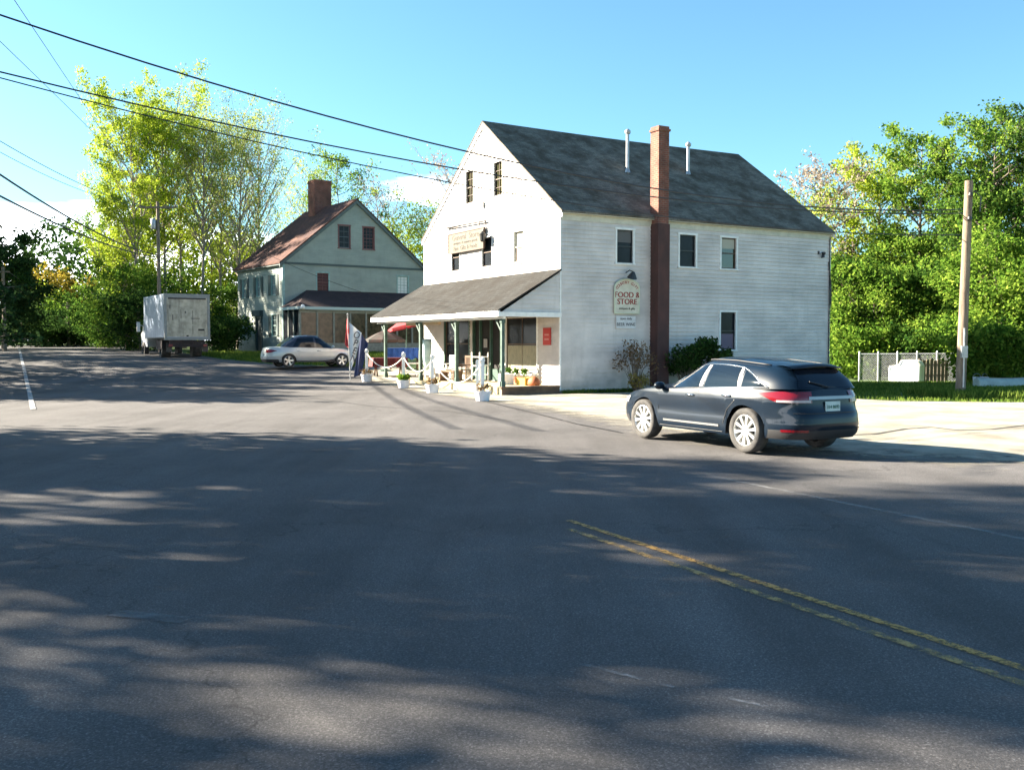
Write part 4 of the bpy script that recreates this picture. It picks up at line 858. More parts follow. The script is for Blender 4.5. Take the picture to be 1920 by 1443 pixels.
p0, p1 = Vector(G(541, 692)), Vector(G(642, 690)); hdg = Vector((.86, .51)); lf2 = Vector((-hdg.y, hdg.x)); rgt = -lf2; cc_ = (p0+p1)/2-rgt*.78
make_car('parked_convertible', 'silver two-tone car with dark roof parked by the flag in front of the green house', sed, gp(cc_.x, cc_.y, .03), math.atan2(hdg.y, hdg.x))
# ------------------------------------------------------------------ box truck
tb = Vector(G(352, 671)); th_ = Vector((-.53, .848)); tl_ = Vector((-th_.y, th_.x))
TR = thing('box_truck', 'old box truck with dirty white rear door and bluish side parked at the road edge', 'truck', (tb.x, tb.y, gh(tb.x, tb.y)+.0), math.atan2(th_.y, th_.x))
# local x forward, y left; rear at x=0
b = MB(); b.box(0, 5.6, -1.25, 1.25, 1.15, 3.62); b.build('cargo_box', M['truckside'], TR, bevel=.03)
b = MB(); b.box(-.035, 0.0, -1.12, 1.12, 1.2, 3.42); 
for i in range(1, 6): b.box(-.045, -.035, -1.12, 1.12, 1.2+i*.37-.008, 1.2+i*.37+.008)
rd = b.build('roll_door', M['truckback'], TR)
for y_, z_, h_, w_2 in ((.35, 2.5, .5, .03), (-.3, 2.3, .8, .03), (-.45, 2.25, .04, .5), (.8, 2.3, .3, .05), (.95, 2.9, .2, .06), (.1, 2.6, .12, .08), (-.3, 1.6, .5, .025)):
    b = MB(); b.box(-.048, -.0455, y_-w_2/2, y_+w_2/2, z_-h_/2, z_+h_/2); b.build('scuff_mark', mat('dark_scuff', (.12, .11, .10), .8), rd)
b = MB(); b.box(-.06, -.046, -1.05, 1.05, 3.33, 3.42); b.build('door_top_strip', M['black'], rd)  # black strip across the door just below the top frame
b = MB(); b.box(-.05, -.036, -.95, -.6, 1.55, 1.66); b.box(-.055, -.036, -.06, .06, 1.22, 1.3); b.build('door_latch', M['black'], rd)
b = MB(); b.box(-.05, .05, -1.27, -1.13, 1.1, 3.64); b.box(-.05, .05, 1.13, 1.27, 1.1, 3.64); b.box(-.05, .05, -1.13, 1.13, 3.43, 3.64); b.box(-.08, .05, -1.27, 1.27, 1.02, 1.16); b.build('rear_frame', mat('dull_metal_frame', (.22, .23, .22), .6, col2=(.3, .3, .28), nscale=5), TR)
b = MB(); b.box(0.1, 6.6, -.45, -.3, .7, 1.05); b.box(.1, 6.6, .3, .45, .7, 1.05); b.box(-.1, .1, -1.1, 1.1, .62, .82); b.box(.0, .06, -1.0, 1.0, .85, 1.0); b.box(1.2, 2.8, .8, 1.15, .5, 1.0); b.build('chassis', mat('rusty_dark_chassis', (.035, .022, .02), .8), TR)
b = MB(); b.slab([(5.75, -1.05, .6), (7.6, -1.05, .6), (7.6, -1.05, 1.45), (7.1, -1.05, 1.6), (6.8, -1.05, 2.35), (5.75, -1.05, 2.4)], (0, 2.1, 0)); b.build('cab', mat('pale_cab_paint', (.35, .38, .40), .4), TR, bevel=.05)
b = MB(); b.box(6.05, 6.7, 1.05, 1.06, 1.6, 2.2); b.box(6.05, 6.7, -1.06, -1.05, 1.6, 2.2); b.build('cab_window', M['carglass'], TR)
for yy in (1.35, -1.35):
    b = MB(); b.bar((6.7, yy*.8, 1.9), (6.8, yy, 2.0), .03); b.box(6.75, 6.8, yy-.1, yy+.1, 1.55, 2.15); b.build('wing_mirror', M['trim'], TR)
for x in (1.7, 6.6):
    for yy in (1, -1):
        b = MB(); wmx = Matrix.Translation((x, yy*(1.13), .46)) @ Matrix.Rotation(R(-90*yy), 4, 'X'); tw_ = .5 if x < 3 else .26
        b.lathe([(.25, -tw_), (.44, -tw_), (.46, -tw_+.03), (.46, -.03), (.44, 0), (.26, -.01), (.24, -.08), (.05, -.06)], 26, mtx=wmx); b.build('wheel', M['tyre'], TR, smooth=True, autos=40)
b = MB(); b.box(.02, .05, .85, 1.15, .35, .85); b.box(.02, .05, -1.15, -.85, .35, .85); b.build('mud_flap', M['black'], TR)
for yy in (.95, -.95):
    b = MB(); b.box(-.13, -.1, yy-.1, yy+.1, .66, .78); b.build('tail_light', mat('dull_red_lamp', (.2, .02, .02), .4), TR)

# ------------------------------------------------------------------ poles and wires
def catenary(p, q, sag, n=24):
    p, q = Vector(p), Vector(q); return [p.lerp(q, i/n)-Vector((0, 0, 4*sag*(i/n)*(1-i/n))) for i in range(n+1)]
def wire(p, q, sag, r, label):
    b = MB(); b.tube(catenary(p, q, sag), r, 5); o = b.build('overhead_wire', M['black'], smooth=True)
    return tag(o, label, 'wire', 'overhead wires')
rp = G(1800, 742); rpt = at(1817, 339, rp[1])
po = thing('utility_pole', 'pale weathered wooden utility pole leaning slightly on the grass in front of the right-hand woods', 'pole', (rp[0], rp[1], gh(*rp)))
b = MB(); dx = rpt.x-rp[0]; b.tube([(dx*t, 0, -.3+(rpt.z+.3)*t) for t in (0, .35, .7, 1)], [.17, .16, .145, .13], 14); b.build('shaft', M['wood'], po, smooth=True, autos=40)
b = MB(); b.tube([(dx*.9+.1, -.17, 6.9), (dx*.9+.35, -.17, 6.7), (dx*.9+.33, -.15, 6.2)], .02, 6)
for zz in (6.7, 5.9): b.lathe([(.06, 0), (.08, .05), (.05, .14)], 10, mtx=Matrix.Translation((dx*zz/7.4, -.17, zz)))
b.build('insulator', M['black'], po)
b = MB(); b.tube([(.02, -.18, .3), (.02, -.18, 2.3)], .03, 6); b.box(-.08, .12, -.24, -.14, 1.3, 1.7); b.build('conduit', M['metal'], po)
lpx = at(298, 520, 63)
p2_ = thing('utility_pole', 'tall utility pole with crossarm and transformer rising behind the box truck', 'pole', gp(lpx.x, 63))
tz = at(298, 378, 63).z-gh(lpx.x, 63)
b = MB(); b.tube([(0, 0, -.2), (0, 0, tz)], [.14, .10], 12); b.build('shaft', M['wood'], p2_, smooth=True, autos=40)
b = MB(); b.box(-1.15, 1.25, -.18, -.08, tz-.45, tz-.33); 
for x in (-1.1, -.4, .5, 1.2): b.lathe([(.04, 0), (.06, .06), (.03, .14)], 8, mtx=Matrix.Translation((x, -.13, tz-.33)))
b.build('crossarm', M['wood'], p2_)
b = MB(); b.lathe([(.14, 0), (.17, .05), (.17, .6), (.13, .68), (.04, .72)], 14, mtx=Matrix.Translation((-.26, -.1, tz-1.8))); b.build('transformer', M['metal'], p2_, smooth=True, autos=40)
p3x = at(128, 640, 88)
for px_, Y_, tp, lb in ((128, 88, 566, 'far slim utility pole against the dark trees at the bend'), (8, 66, 500, 'grey roadside pole at the far left edge in front of dark trees')):
    q = at(px_, 600, Y_); e = thing('utility_pole', lb, 'pole', gp(q.x, Y_)); z = at(px_, tp, Y_).z-gh(q.x, Y_)
    b = MB(); b.tube([(0, 0, -.2), (0, 0, z)], [.14, .10], 10); b.build('shaft', M['wood'], e)
    b = MB(); b.box(-.5, .5, -.12, -.04, z-.4, z-.3); b.build('crossarm', M['wood'], e)
PT = at(298, 388, 63)
def w_(px0, py0, Y0, px1, py1, Y1, sag, r, lb): wire(at(px0, py0, Y0), at(px1, py1, Y1), sag, r, lb)
w_(-140, -20, 18, 1815, 392, 33.3, 1.25, .020, 'topmost dark wire crossing the sky and the store gable to the right-hand pole')
w_(-140, 100, 19, 1815, 400, 33.1, .9, .018, 'second wire under the top one crossing gable and roof')
w_(-140, 108, 19, 1812, 440, 33.1, .95, .014, 'third wire running just below the pair over the gable')
w_(-160, 215, 24, 296, 478, 62.8, .6, .035, 'thick black cable swinging down to the pole behind the truck')
w_(-160, 280, 24, 296, 482, 62.8, .5, .035, 'lower thick black cable swinging down to the pole behind the truck')
w_(-120, 190, 30, 272, 386, 62.8, .5, .016, 'thin wire to the left end of the crossarm')
w_(-120, 215, 30, 340, 386, 62.8, 1.0, .012, 'thin wire to the right end of the crossarm')
w_(-60, 20, 24, 310, 386, 62.8, -.1, .010, 'faint steep wire crossing the upper left sky')
w_(0, -40, 24, 285, 386, 62.8, 0, .010, 'second faint steep wire crossing the upper left sky')
w_(342, 386, 62.8, 720, 560, 60, .6, .012, 'thin wire from the crossarm towards the green house')
w_(8, 503, 66, 128, 572, 88, .3, .02, 'far wire between the two distant poles')

# ------------------------------------------------------------------ trees
def leaves(cent, rad, n, size, rng, squash=.8, droop=0):
    """n leaf quads scattered round the centres"""
    k = len(cent); idx = rng.integers(0, k, n); c = np.asarray(cent)[idx]; rr = np.asarray(rad)[idx][:, None]
    d = rng.normal(0, 1, (n, 3)); d /= np.linalg.norm(d, axis=1)[:, None]; d *= rng.random((n, 1))**.5
    p = c+d*rr*np.array([1, 1, squash]); 
    a = rng.normal(0, 1, (n, 3)); a /= np.linalg.norm(a, axis=1)[:, None]
    b = np.cross(a, rng.normal(0, 1, (n, 3))); b /= np.linalg.norm(b, axis=1)[:, None]
    s = size*(.6+.8*rng.random((n, 1)))*.5
    v = np.stack([p-a*s, p-b*s*.62, p+a*s, p+b*s*.62], 1).reshape(-1, 3)
    return v
def leafmesh(name, v, m, parent):
    n = len(v)//4; me = bpy.data.meshes.new(name); me.vertices.add(len(v)); me.vertices.foreach_set('co', v.astype(np.float32).ravel())
    me.loops.add(4*n); me.loops.foreach_set('vertex_index', np.arange(4*n, dtype=np.int32)); me.polygons.add(n)
    me.polygons.foreach_set('loop_start', np.arange(0, 4*n, 4, dtype=np.int32)); me.polygons.foreach_set('loop_total', np.full(n, 4, np.int32)); me.update(calc_edges=True)
    me.materials.append(m); o = bpy.data.objects.new(name, me); C.objects.link(o); o.parent = parent; return o
def profile(shape, t):
    if shape == 'cone': return max(.08, (1-t)*1.0)
    if shape == 'top': return .35+.65*math.sin(math.pi*min(1, .15+.75*t))
    if shape == 'col': return .55+.45*math.sin(math.pi*(.1+.8*t))
    return max(.15, math.sin(math.pi*(.12+.80*t))**.7)
def tree(label, cat, x, y, H, Rr, cb, lm, seed, nl, ls=.22, shape='round', bark='bark', tr=None, limbs=26, cr=.9, name='tree', group=None, dense=1.0, up=.55, sub=3, twigs=False, z0=None):
    rnd = random.Random(seed); rng = np.random.default_rng(seed)
    root = thing(name, label, cat, gp(x, y) if z0 is None else (x, y, z0), 0, group)
    H = max(1.2, H-cr*.8-up*Rr*(.38 if shape == 'top' else .12)); tr = tr or H*.013; t = MB(); lean = (rnd.uniform(-.03, .03), rnd.uniform(-.03, .03)); tp = []
    for i in range(9):
        f = i/8; tp.append(Vector((lean[0]*H*f+rnd.uniform(-.12, .12)*f*H*.05, lean[1]*H*f+rnd.uniform(-.12, .12)*f*H*.05, -.2+H*.94*f)))
    t.tube(tp, [lerp(tr, tr*.12, (i/8)**.8)*(1.35 if i == 0 else 1) for i in range(9)], 8)
    cent, rad = [], []
    for i in range(limbs):
        f = cb+(.97-cb)*((i+rnd.random())/limbs); q = f*8; k = min(7, int(q)); base = tp[k].lerp(tp[k+1], q-k)
        tt = (f-cb)/(1-cb); az = i*2.4+rnd.uniform(-.5, .5); ln = Rr*profile(shape, tt)*rnd.uniform(.65, 1.12)
        up_ = up*rnd.uniform(.5, 1.4) if shape != 'cone' else rnd.uniform(-.25, .1)
        d = Vector((math.cos(az), math.sin(az), up_)); ps = [base]
        for j in range(1, 5): ps.append(base+d*ln*j/4+Vector((rnd.uniform(-.08, .08), rnd.uniform(-.08, .08), (.08*ln*(j/4)**2 if shape != 'cone' else -.05*ln*(j/4)**2)+rnd.uniform(-.05, .05)))*max(1, ln*.4))
        r0 = max(.012, tr*lerp(.42, .15, tt)); t.tube(ps, [r0, r0*.75, r0*.5, r0*.3, r0*.12], 5, cap=False)
        for j in range(2, 5): cent.append(ps[j]); rad.append(cr*rnd.uniform(.6, 1.15)*lerp(.8, 1, profile(shape, tt)))
        for s_ in range(sub):
            a2 = az+rnd.uniform(-1.2, 1.2); bb = ps[rnd.choice((1, 2, 3))]; l2 = ln*rnd.uniform(.3, .55); e = bb+Vector((math.cos(a2), math.sin(a2), up_+rnd.uniform(-.1, .4)))*l2
            t.tube([bb, bb.lerp(e, .5)+Vector((0, 0, .05*l2)), e], [r0*.45, r0*.3, r0*.08], 4, cap=False); cent.append(e); rad.append(cr*rnd.uniform(.5, 1.0))
            if twigs:
                for _ in range(4):
                    b3 = bb.lerp(e, rnd.uniform(.3, 1)); e3 = b3+Vector((rnd.uniform(-.6, .6), rnd.uniform(-.6, .6), rnd.uniform(.1, .9)))*l2*.6; t.tube([b3, e3], [r0*.2, r0*.05], 3, cap=False)
    cent.append(tp[-1]); rad.append(cr*.7)
    t.build('trunk', M[bark], root, smooth=True)
    if nl: leafmesh('crown', leaves([tuple(c) for c in cent], rad, nl, ls, rng), M[lm] if isinstance(lm, str) else lm, root)
    return root
def pxt(px, Y): return at(px, 640, Y).x
def ztop(py, Y, x): return at(960, py, Y).z-gh(x, Y)
TG = 'tall thin trees behind the box truck'
for i, (px, Y, py, Rr, lm, nl, lb, cb, ls) in enumerate([
    (262, 70, 152, 3.4, 'lf_yellow', 5200, 'leftmost tall tree of the stand behind the truck with bright yellow-green top', .35, .26),
    (312, 72, 158, 3.2, 'lf_yellow', 3600, 'tall forked tree with yellow-green crown directly above the truck cab', .45, .25),
    (345, 76, 170, 2.8, 'lf_yellow', 2200, 'slim tall tree rising above the left edge of the truck rear door', .45, .25),
    (378, 72, 178, 2.7, 'lf_pale', 2300, 'slim grey-trunked tree rising above the middle of the truck door', .45, .23),
    (410, 78, 188, 3.0, 'lf_pale', 2100, 'tall olive-leaved tree over the right edge of the truck', .35, .23),
    (448, 74, 200, 3.2, 'lf_pale', 2300, 'tall thinly leaved tree between the truck and the green house', .35, .22),
    (482, 80, 205, 3.2, 'lf_pale', 1300, 'rightmost tall tree of the stand, thinly leaved with grey twigs', .4, .2),
    (240, 80, 300, 3.4, 'lf_yellow', 4200, 'mid-height yellow-green tree at the left side of the tall stand', .15, .26),
    (222, 84, 400, 3.2, 'lf_bright', 3500, 'lower yellow-green tree leaning out left of the stand', .1, .26)]):
    x = pxt(px, Y); tree(lb, 'tree', x, Y, ztop(py, Y, x), Rr, cb, lm, 100+i, int(nl*5), ls*.58, 'top', 'barkpale', tr=.17, limbs=40, cr=.78, group=TG, up=1.5, sub=3, twigs=True)
UG = 'leafy understorey behind the truck'
for i, (px, Y, py, Rr, lm, nl, lb) in enumerate([
    (238, 68, 480, 2.6, 'lf_bright', 4200, 'bright green bushy tree left of the truck cab'), (262, 66, 540, 2.6, 'lf_dark', 3600, 'dark green bush just left of the truck cab'),
    (195, 78, 560, 2.8, 'lf_mid', 3400, 'mid green bushy tree at the bend left of the truck'), (330, 84, 410, 3.5, 'lf_yellow', 3000, 'yellow-green thicket seen between the tall trunks above the truck'),
    (400, 84, 400, 3.5, 'lf_yellow', 3000, 'sunlit thicket above the right half of the truck'), (365, 89, 385, 3.6, 'lf_yellow', 3400, 'sunlit thicket farther back between the tall grey trunks'), (290, 89, 375, 3.4, 'lf_yellow', 3400, 'yellow-green thicket farther back left of the leftmost trunks'), (445, 88, 425, 3.2, 'lf_pale', 3000, 'olive thicket farther back beside the brown roof'),
    (440, 72, 520, 2.6, 'lf_mid', 3200, 'green thicket between truck and green house'),
    (415, 64, 585, 1.7, 'lf_dark', 2600, 'dark low bush at the right rear corner of the truck'), (470, 82, 440, 3.0, 'lf_yellow', 2200, 'yellow-green tree tops just behind the far corner of the green house'), (290, 72, 500, 3.4, 'lf_mid', 3400, 'green bushy tree directly behind the truck')]):
    x = pxt(px, Y); tree(lb, 'tree', x, Y, ztop(py, Y, x), Rr, .04, lm, 200+i, int(nl*1.8), .19, 'round', 'bark', limbs=28, cr=.85, group=UG)
LG = 'dark roadside trees at the far left'
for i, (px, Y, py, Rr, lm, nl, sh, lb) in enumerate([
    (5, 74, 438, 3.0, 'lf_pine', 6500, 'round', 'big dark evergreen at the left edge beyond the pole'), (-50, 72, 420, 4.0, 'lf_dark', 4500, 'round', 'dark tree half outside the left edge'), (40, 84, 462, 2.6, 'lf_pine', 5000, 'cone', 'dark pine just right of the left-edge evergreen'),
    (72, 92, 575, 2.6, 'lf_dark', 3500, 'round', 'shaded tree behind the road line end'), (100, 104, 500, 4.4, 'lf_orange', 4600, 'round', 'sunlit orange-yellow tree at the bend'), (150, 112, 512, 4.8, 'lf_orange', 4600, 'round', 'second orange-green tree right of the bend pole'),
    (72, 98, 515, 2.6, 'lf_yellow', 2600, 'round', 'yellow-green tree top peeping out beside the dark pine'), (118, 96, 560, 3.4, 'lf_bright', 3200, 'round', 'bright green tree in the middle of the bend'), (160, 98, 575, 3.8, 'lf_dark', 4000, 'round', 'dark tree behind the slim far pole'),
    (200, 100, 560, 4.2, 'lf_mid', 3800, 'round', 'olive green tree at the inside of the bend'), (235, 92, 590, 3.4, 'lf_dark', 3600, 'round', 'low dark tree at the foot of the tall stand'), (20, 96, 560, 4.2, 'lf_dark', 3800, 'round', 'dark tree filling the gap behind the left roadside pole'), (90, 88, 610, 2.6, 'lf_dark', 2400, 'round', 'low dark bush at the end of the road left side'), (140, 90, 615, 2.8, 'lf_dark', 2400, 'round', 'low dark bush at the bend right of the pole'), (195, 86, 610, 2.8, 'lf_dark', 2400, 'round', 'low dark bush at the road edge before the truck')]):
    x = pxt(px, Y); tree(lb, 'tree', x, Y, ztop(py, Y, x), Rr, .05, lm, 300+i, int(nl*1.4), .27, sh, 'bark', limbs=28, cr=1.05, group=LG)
BG = 'trees behind the two buildings'
for i, (px, Y, py, Rr, cb, lm, nl, bark, lb, tw) in enumerate([
    (640, 86, 250, 3.1, .5, 'lf_bright', 3600, 'bark', 'leafy green tree rising right of the brick chimney', False), (585, 88, 262, 2.9, .4, 'lf_pale', 1500, 'barkpale', 'sparse grey-green tree just behind the brick chimney', True), (565, 90, 330, 2.6, .4, 'lf_pale', 900, 'barkpale', 'thin bare tree left of the brick chimney', True),
    (712, 84, 295, 2.4, .4, 'lf_bud', 350, 'barkpale', 'bare tree left of two between the chimney and the store', True), (738, 82, 305, 2.6, .35, 'lf_bud', 350, 'barkpale', 'bare tree right of two between the chimney and the store', True),
    (772, 78, 400, 3.2, .1, 'lf_yellow', 3600, 'bark', 'yellow-green bushy tree behind the right slope of the green house', False), (810, 74, 372, 3.4, .1, 'lf_yellow', 3600, 'bark', 'yellow-green tree touching the store gable on its left', True), (860, 70, 240, 3.4, .45, 'lf_bud', 500, 'barkpale', 'bare reddish twiggy tree behind the left slope of the store gable', True),
    (510, 84, 425, 2.8, .1, 'lf_bright', 2200, 'bark', 'green tree top behind the far corner of the brown roof', False), (545, 86, 405, 2.6, .1, 'lf_dark', 2200, 'bark', 'dark green tree top behind the brown roof', False), (1440, 70, 300, 3.0, .4, 'lf_bud', 500, 'barkpale', 'bare twigs just above the far end of the store ridge', True)]):
    x = pxt(px, Y); tree(lb, 'tree', x, Y, ztop(py, Y, x), Rr, cb, lm, 400+i, int(nl*1.9), .17, 'top' if tw else 'round', bark, tr=.14, limbs=26, cr=.85, group=BG, up=1.1 if tw else .55, twigs=tw)
RG = 'trees of the wood on the right'
for i, (px, Y, py, Rr, cb, lm, nl, sh, lb) in enumerate([
    (1530, 64, 275, 3.0, .35, 'lf_bud', 1400, 'top', 'bare grey-pink budding tree at the left end of the right-hand wood'), (1500, 62, 350, 2.6, .1, 'lf_pale', 1800, 'round', 'pale olive tree peeping over the far end of the store roof'),
    (1595, 66, 300, 3.6, .12, 'lf_yellow', 5200, 'round', 'yellow-green tree right of the bare budding tree'), (1650, 68, 262, 3.6, .3, 'lf_pale', 4200, 'top', 'pale thin-topped tree in the middle left of the right-hand wood'), (1722, 62, 238, 3.3, .2, 'lf_bright', 7500, 'round', 'round-topped bright green tree left of the utility pole'),
    (1790, 60, 300, 3.0, .1, 'lf_mid', 5500, 'round', 'mid green tree behind the top of the utility pole'), (1850, 58, 205, 3.6, .45, 'lf_bright', 5200, 'top', 'tall open-crowned green tree right of the utility pole'), (1905, 62, 178, 3.8, .3, 'lf_mid', 7000, 'top', 'tallest dark green tree at the right edge'), (1965, 56, 190, 3.8, .2, 'lf_dark', 5500, 'round', 'dark tree partly outside the right edge'), (1690, 60, 400, 3.0, .1, 'lf_bright', 5500, 'round', 'bright green tree below the round-topped tree'),
    (1590, 60, 450, 2.8, .06, 'lf_mid', 5500, 'round', 'mid green tree beside the rear corner of the store'), (1640, 58, 480, 2.8, .06, 'lf_bright', 5500, 'round', 'bright green tree left of the white tank'), (1740, 57, 470, 2.8, .06, 'lf_mid', 5500, 'round', 'mid green tree behind the chain link fence'), (1790, 56, 520, 2.4, .06, 'lf_bright', 4500, 'round', 'bright green low tree behind the pole'), (1870, 48, 420, 3.0, .05, 'lf_bright', 7500, 'round', 'sunlit leafy tree right of the pole'), (1925, 46, 470, 2.8, .05, 'lf_bright', 6000, 'round', 'sunlit leafy tree at the right edge'), (1840, 56, 330, 2.8, .2, 'lf_mid', 5000, 'round', 'green tree between the pole top and the tall open tree'),
    (1570, 60, 560, 2.2, .03, 'lf_dark', 3600, 'round', 'dark bush at the rear corner of the store'), (1615, 56, 600, 1.9, .03, 'lf_bright', 3600, 'round', 'bright bush at the left end of the fence'), (1700, 55.5, 600, 2.0, .03, 'lf_mid', 3600, 'round', 'green bush behind the white tank'), (1760, 54.5, 590, 1.9, .03, 'lf_bright', 3600, 'round', 'bright bush hanging over the fence'), (1850, 45, 600, 1.9, .03, 'lf_bright', 4000, 'round', 'bright low bush just right of the pole foot'), (1905, 44, 590, 2.0, .03, 'lf_bright', 4000, 'round', 'bright low bush at the right edge')]):
    x = pxt(px, Y); tree(lb, 'tree', x, Y, ztop(py-(34 if py < 400 else 0), Y, x), Rr, cb, lm, 500+i, int(nl*2.0), .20 if Y > 55 else .18, sh, 'bark', limbs=36, cr=.78, group=RG, twigs=sh == 'top')
# far wood closing the gaps
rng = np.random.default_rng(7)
cc = []; rr_ = []
for a in np.arange(-48, 48, .55):
    for Y0, hmax in ((118, 9), (135, 11)):
        D = Y0+rng.uniform(-6, 6); x = D*math.sin(R(a)); y = D*math.cos(R(a))
        if x < -60 and y < 100: continue
        top_ = hmax*(1.0+.25*math.sin(a*.7)+.2*rng.random())*(.65 if -15 < a < 12 else 1)
        for z in np.arange(.8, top_, 1.9): cc.append((x+rng.uniform(-1, 1), y+rng.uniform(-1, 1), gh(x, y)+z)); rr_.append(2.1)
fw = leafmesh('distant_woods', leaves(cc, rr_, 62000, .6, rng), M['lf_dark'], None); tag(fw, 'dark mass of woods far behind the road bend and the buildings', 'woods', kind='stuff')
cc = []; rr_ = []
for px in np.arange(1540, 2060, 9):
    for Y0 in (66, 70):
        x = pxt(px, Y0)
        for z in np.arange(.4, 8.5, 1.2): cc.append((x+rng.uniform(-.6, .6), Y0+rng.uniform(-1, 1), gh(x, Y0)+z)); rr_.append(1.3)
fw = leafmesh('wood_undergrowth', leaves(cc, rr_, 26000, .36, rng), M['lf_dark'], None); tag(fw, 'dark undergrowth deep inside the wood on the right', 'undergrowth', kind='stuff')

# trees left of the viewpoint whose shade falls over the road
SG = 'roadside trees left of the viewpoint'
SGD = [(-17, 19.0, 9.5, 3.3, 2600), (-22, 15.5, 14, 4.2, 3000), (-19, 10.5, 13, 4.0, 3000), (-27, 21.0, 13.5, 3.8, 3000), (-25, 7.5, 15, 4.4, 3000), (-20, 2.5, 13, 4.2, 2500), (-29, 14.5, 18, 4.6, 3000), (-33, 21, 21, 3.9, 4200), (-28, 1.5, 16, 4.8, 2400), (-36, 9.5, 21, 5.0, 3400), (-38.5, 20, 24, 4.6, 4000),
    (-26, 36, 9, 3.0, 3000), (-29, 42, 10.5, 3.6, 3600), (-34, 47.5, 12, 4.2, 4200), (-39.5, 56, 17, 4.2, 4600), (-33.5, 38.5, 13, 3.4, 4000), (-44, 64, 20, 4.6, 5200), (-46, 71, 21, 4.6, 5200), (-41, 60, 19, 3.6, 4800), (-49, 77, 21, 4.6, 4600)]
ORD = ['first', 'second', 'third', 'fourth', 'fifth', 'sixth', 'seventh', 'eighth', 'ninth', 'tenth', 'eleventh', 'twelfth', 'thirteenth', 'fourteenth', 'fifteenth', 'sixteenth', 'seventeenth', 'eighteenth', 'nineteenth', 'twentieth']
rank = {q: n for n, q in enumerate(sorted(SGD, key=lambda q: q[1]))}
SGL = [ORD[rank[q]]+' ' for q in SGD]
for i, (x, y, H, Rr, nl) in enumerate(SGD):
    tree(SGL[i]+'shade tree along the left roadside, counted from the viewpoint outwards, outside the photo', 'tree', x, y, H, Rr, .18 if y < 30 else .1, 'lf_mid', 600+i, int(nl*1.7), .33, 'round', 'bark', limbs=30, cr=1.15, group=SG)
tree('dark conifer whose branch tips show at the very left edge below the wires', 'tree', pxt(-48, 44), 44, 11.8, 3.0, .15, 'lf_pine', 660, 5200, .24, 'cone', 'bark', limbs=46, cr=.55, group=None, name='pine_tree')

# ------------------------------------------------------------------ shrubs by the store
def shrub(label, x, y, H, Rr, lm, seed, nl, ls, up=1.2, name='shrub', bark='bark'):
    rnd = random.Random(seed); rng = np.random.default_rng(seed); root = thing(name, label, 'shrub', gp(x, y)); t = MB(); cent, rad = [], []
    for i in range(26):
        az = i*2.4; sp = rnd.uniform(.2, 1); e = Vector((math.cos(az)*Rr*sp, math.sin(az)*Rr*sp, H*rnd.uniform(.55, 1.0)*(1-.25*sp)))
        m_ = e*.5+Vector((0, 0, .12*H)); t.tube([(0, 0, -.05), m_*.5, m_, e], [.018, .014, .009, .004], 4, cap=False)
        for _ in range(3): t.tube([m_.lerp(e, rnd.random()), e+Vector((rnd.uniform(-.3, .3), rnd.uniform(-.3, .3), rnd.uniform(-.1, .3)))], [.006, .002], 3, cap=False)
        cent += [tuple(e), tuple(m_.lerp(e, .6))]; rad += [.28, .25]
    t.build('stems', M[bark], root); leafmesh('foliage', leaves(cent, rad, nl, ls, rng), M[lm], root); return root
q = storepoint(2.75, -.75, 0); shrub('sparse russet shrub with bare twigs against the side wall below the arched sign', q.x, q.y, 2.0, .85, 'lf_shrub', 21, 700, .09)
q = storepoint(6.1, -.9, 0); shrub('dense dark green rhododendron right of the maroon flue', q.x, q.y, 2.0, 1.15, 'lf_dark', 22, 3600, .14, name='rhododendron'); q2 = storepoint(5.0, -.8, 0); shrub('smaller dark evergreen bush hugging the maroon flue', q2.x, q2.y, 1.75, .7, 'lf_dark', 23, 1500, .12, name='rhododendron')
q = storepoint(2.6, -1.2, 0); shrub('low straw-coloured daylily clump at the foot of the russet shrub', q.x, q.y, .75, .35, 'lf_straw', 24, 380, .10, name='daylily')

# ------------------------------------------------------------------ grass blades
def blades(name, label, area, n, h, m, seed):
    rng = np.random.default_rng(seed); pts = []
    while len(pts) < n:
        x = rng.uniform(area[0], area[1]); y = rng.uniform(area[2], area[3])
        if area[4](x, y): pts.append((x, y, gh(x, y)-.03))
    p = np.array(pts); a = rng.uniform(0, 2*math.pi, n); wv = np.stack([np.cos(a), np.sin(a), 0*a], 1)*.02; hh = h*(.4+rng.random((n, 1))); ln = np.stack([rng.normal(0, .3, n), rng.normal(0, .3, n), np.ones(n)], 1)
    v = np.stack([p-wv, p+wv, p+wv*.3+ln*hh, p-wv*.3+ln*hh], 1).reshape(-1, 3); return tag(leafmesh(name, v, m, None), label, 'grass', kind='stuff')
blades('grass', 'mown grass between the gravel and the chain link fence', (9, 34, 28.5, 48, lambda x, y: y > ip(x, [9, 10.4, 12, 15, 20, 40], [36, 31.6, 29.7, 29.1, 29.4, 27])), 42000, .10, M['blade'], 31)
q = po.location; blades('tall_grass', 'rough tall grass around the foot of the pole', (q.x-1.2, q.x+9, q.y-2.2, q.y+1.8, lambda x, y: True), 16000, .24, M['blade'], 32)
blades('grass', 'grass verge between the truck and the green house', (-22, -6, 46, 62, lambda x, y: y > ip(x, [-22, -16.2, -12.2, -7, -6], [63.5, 54, 50, 48, 48])), 16000, .16, M['blade'], 33)
blades('weeds', 'weedy yellowish grass along the foot of the store side wall', (1.5, 13, 33, 41, lambda x, y: abs(-(x-SX)*math.sin(SR)+(y-SY)*math.cos(SR)+.18) < .18 and x > 1.8), 3500, .14, M['blade'], 34)

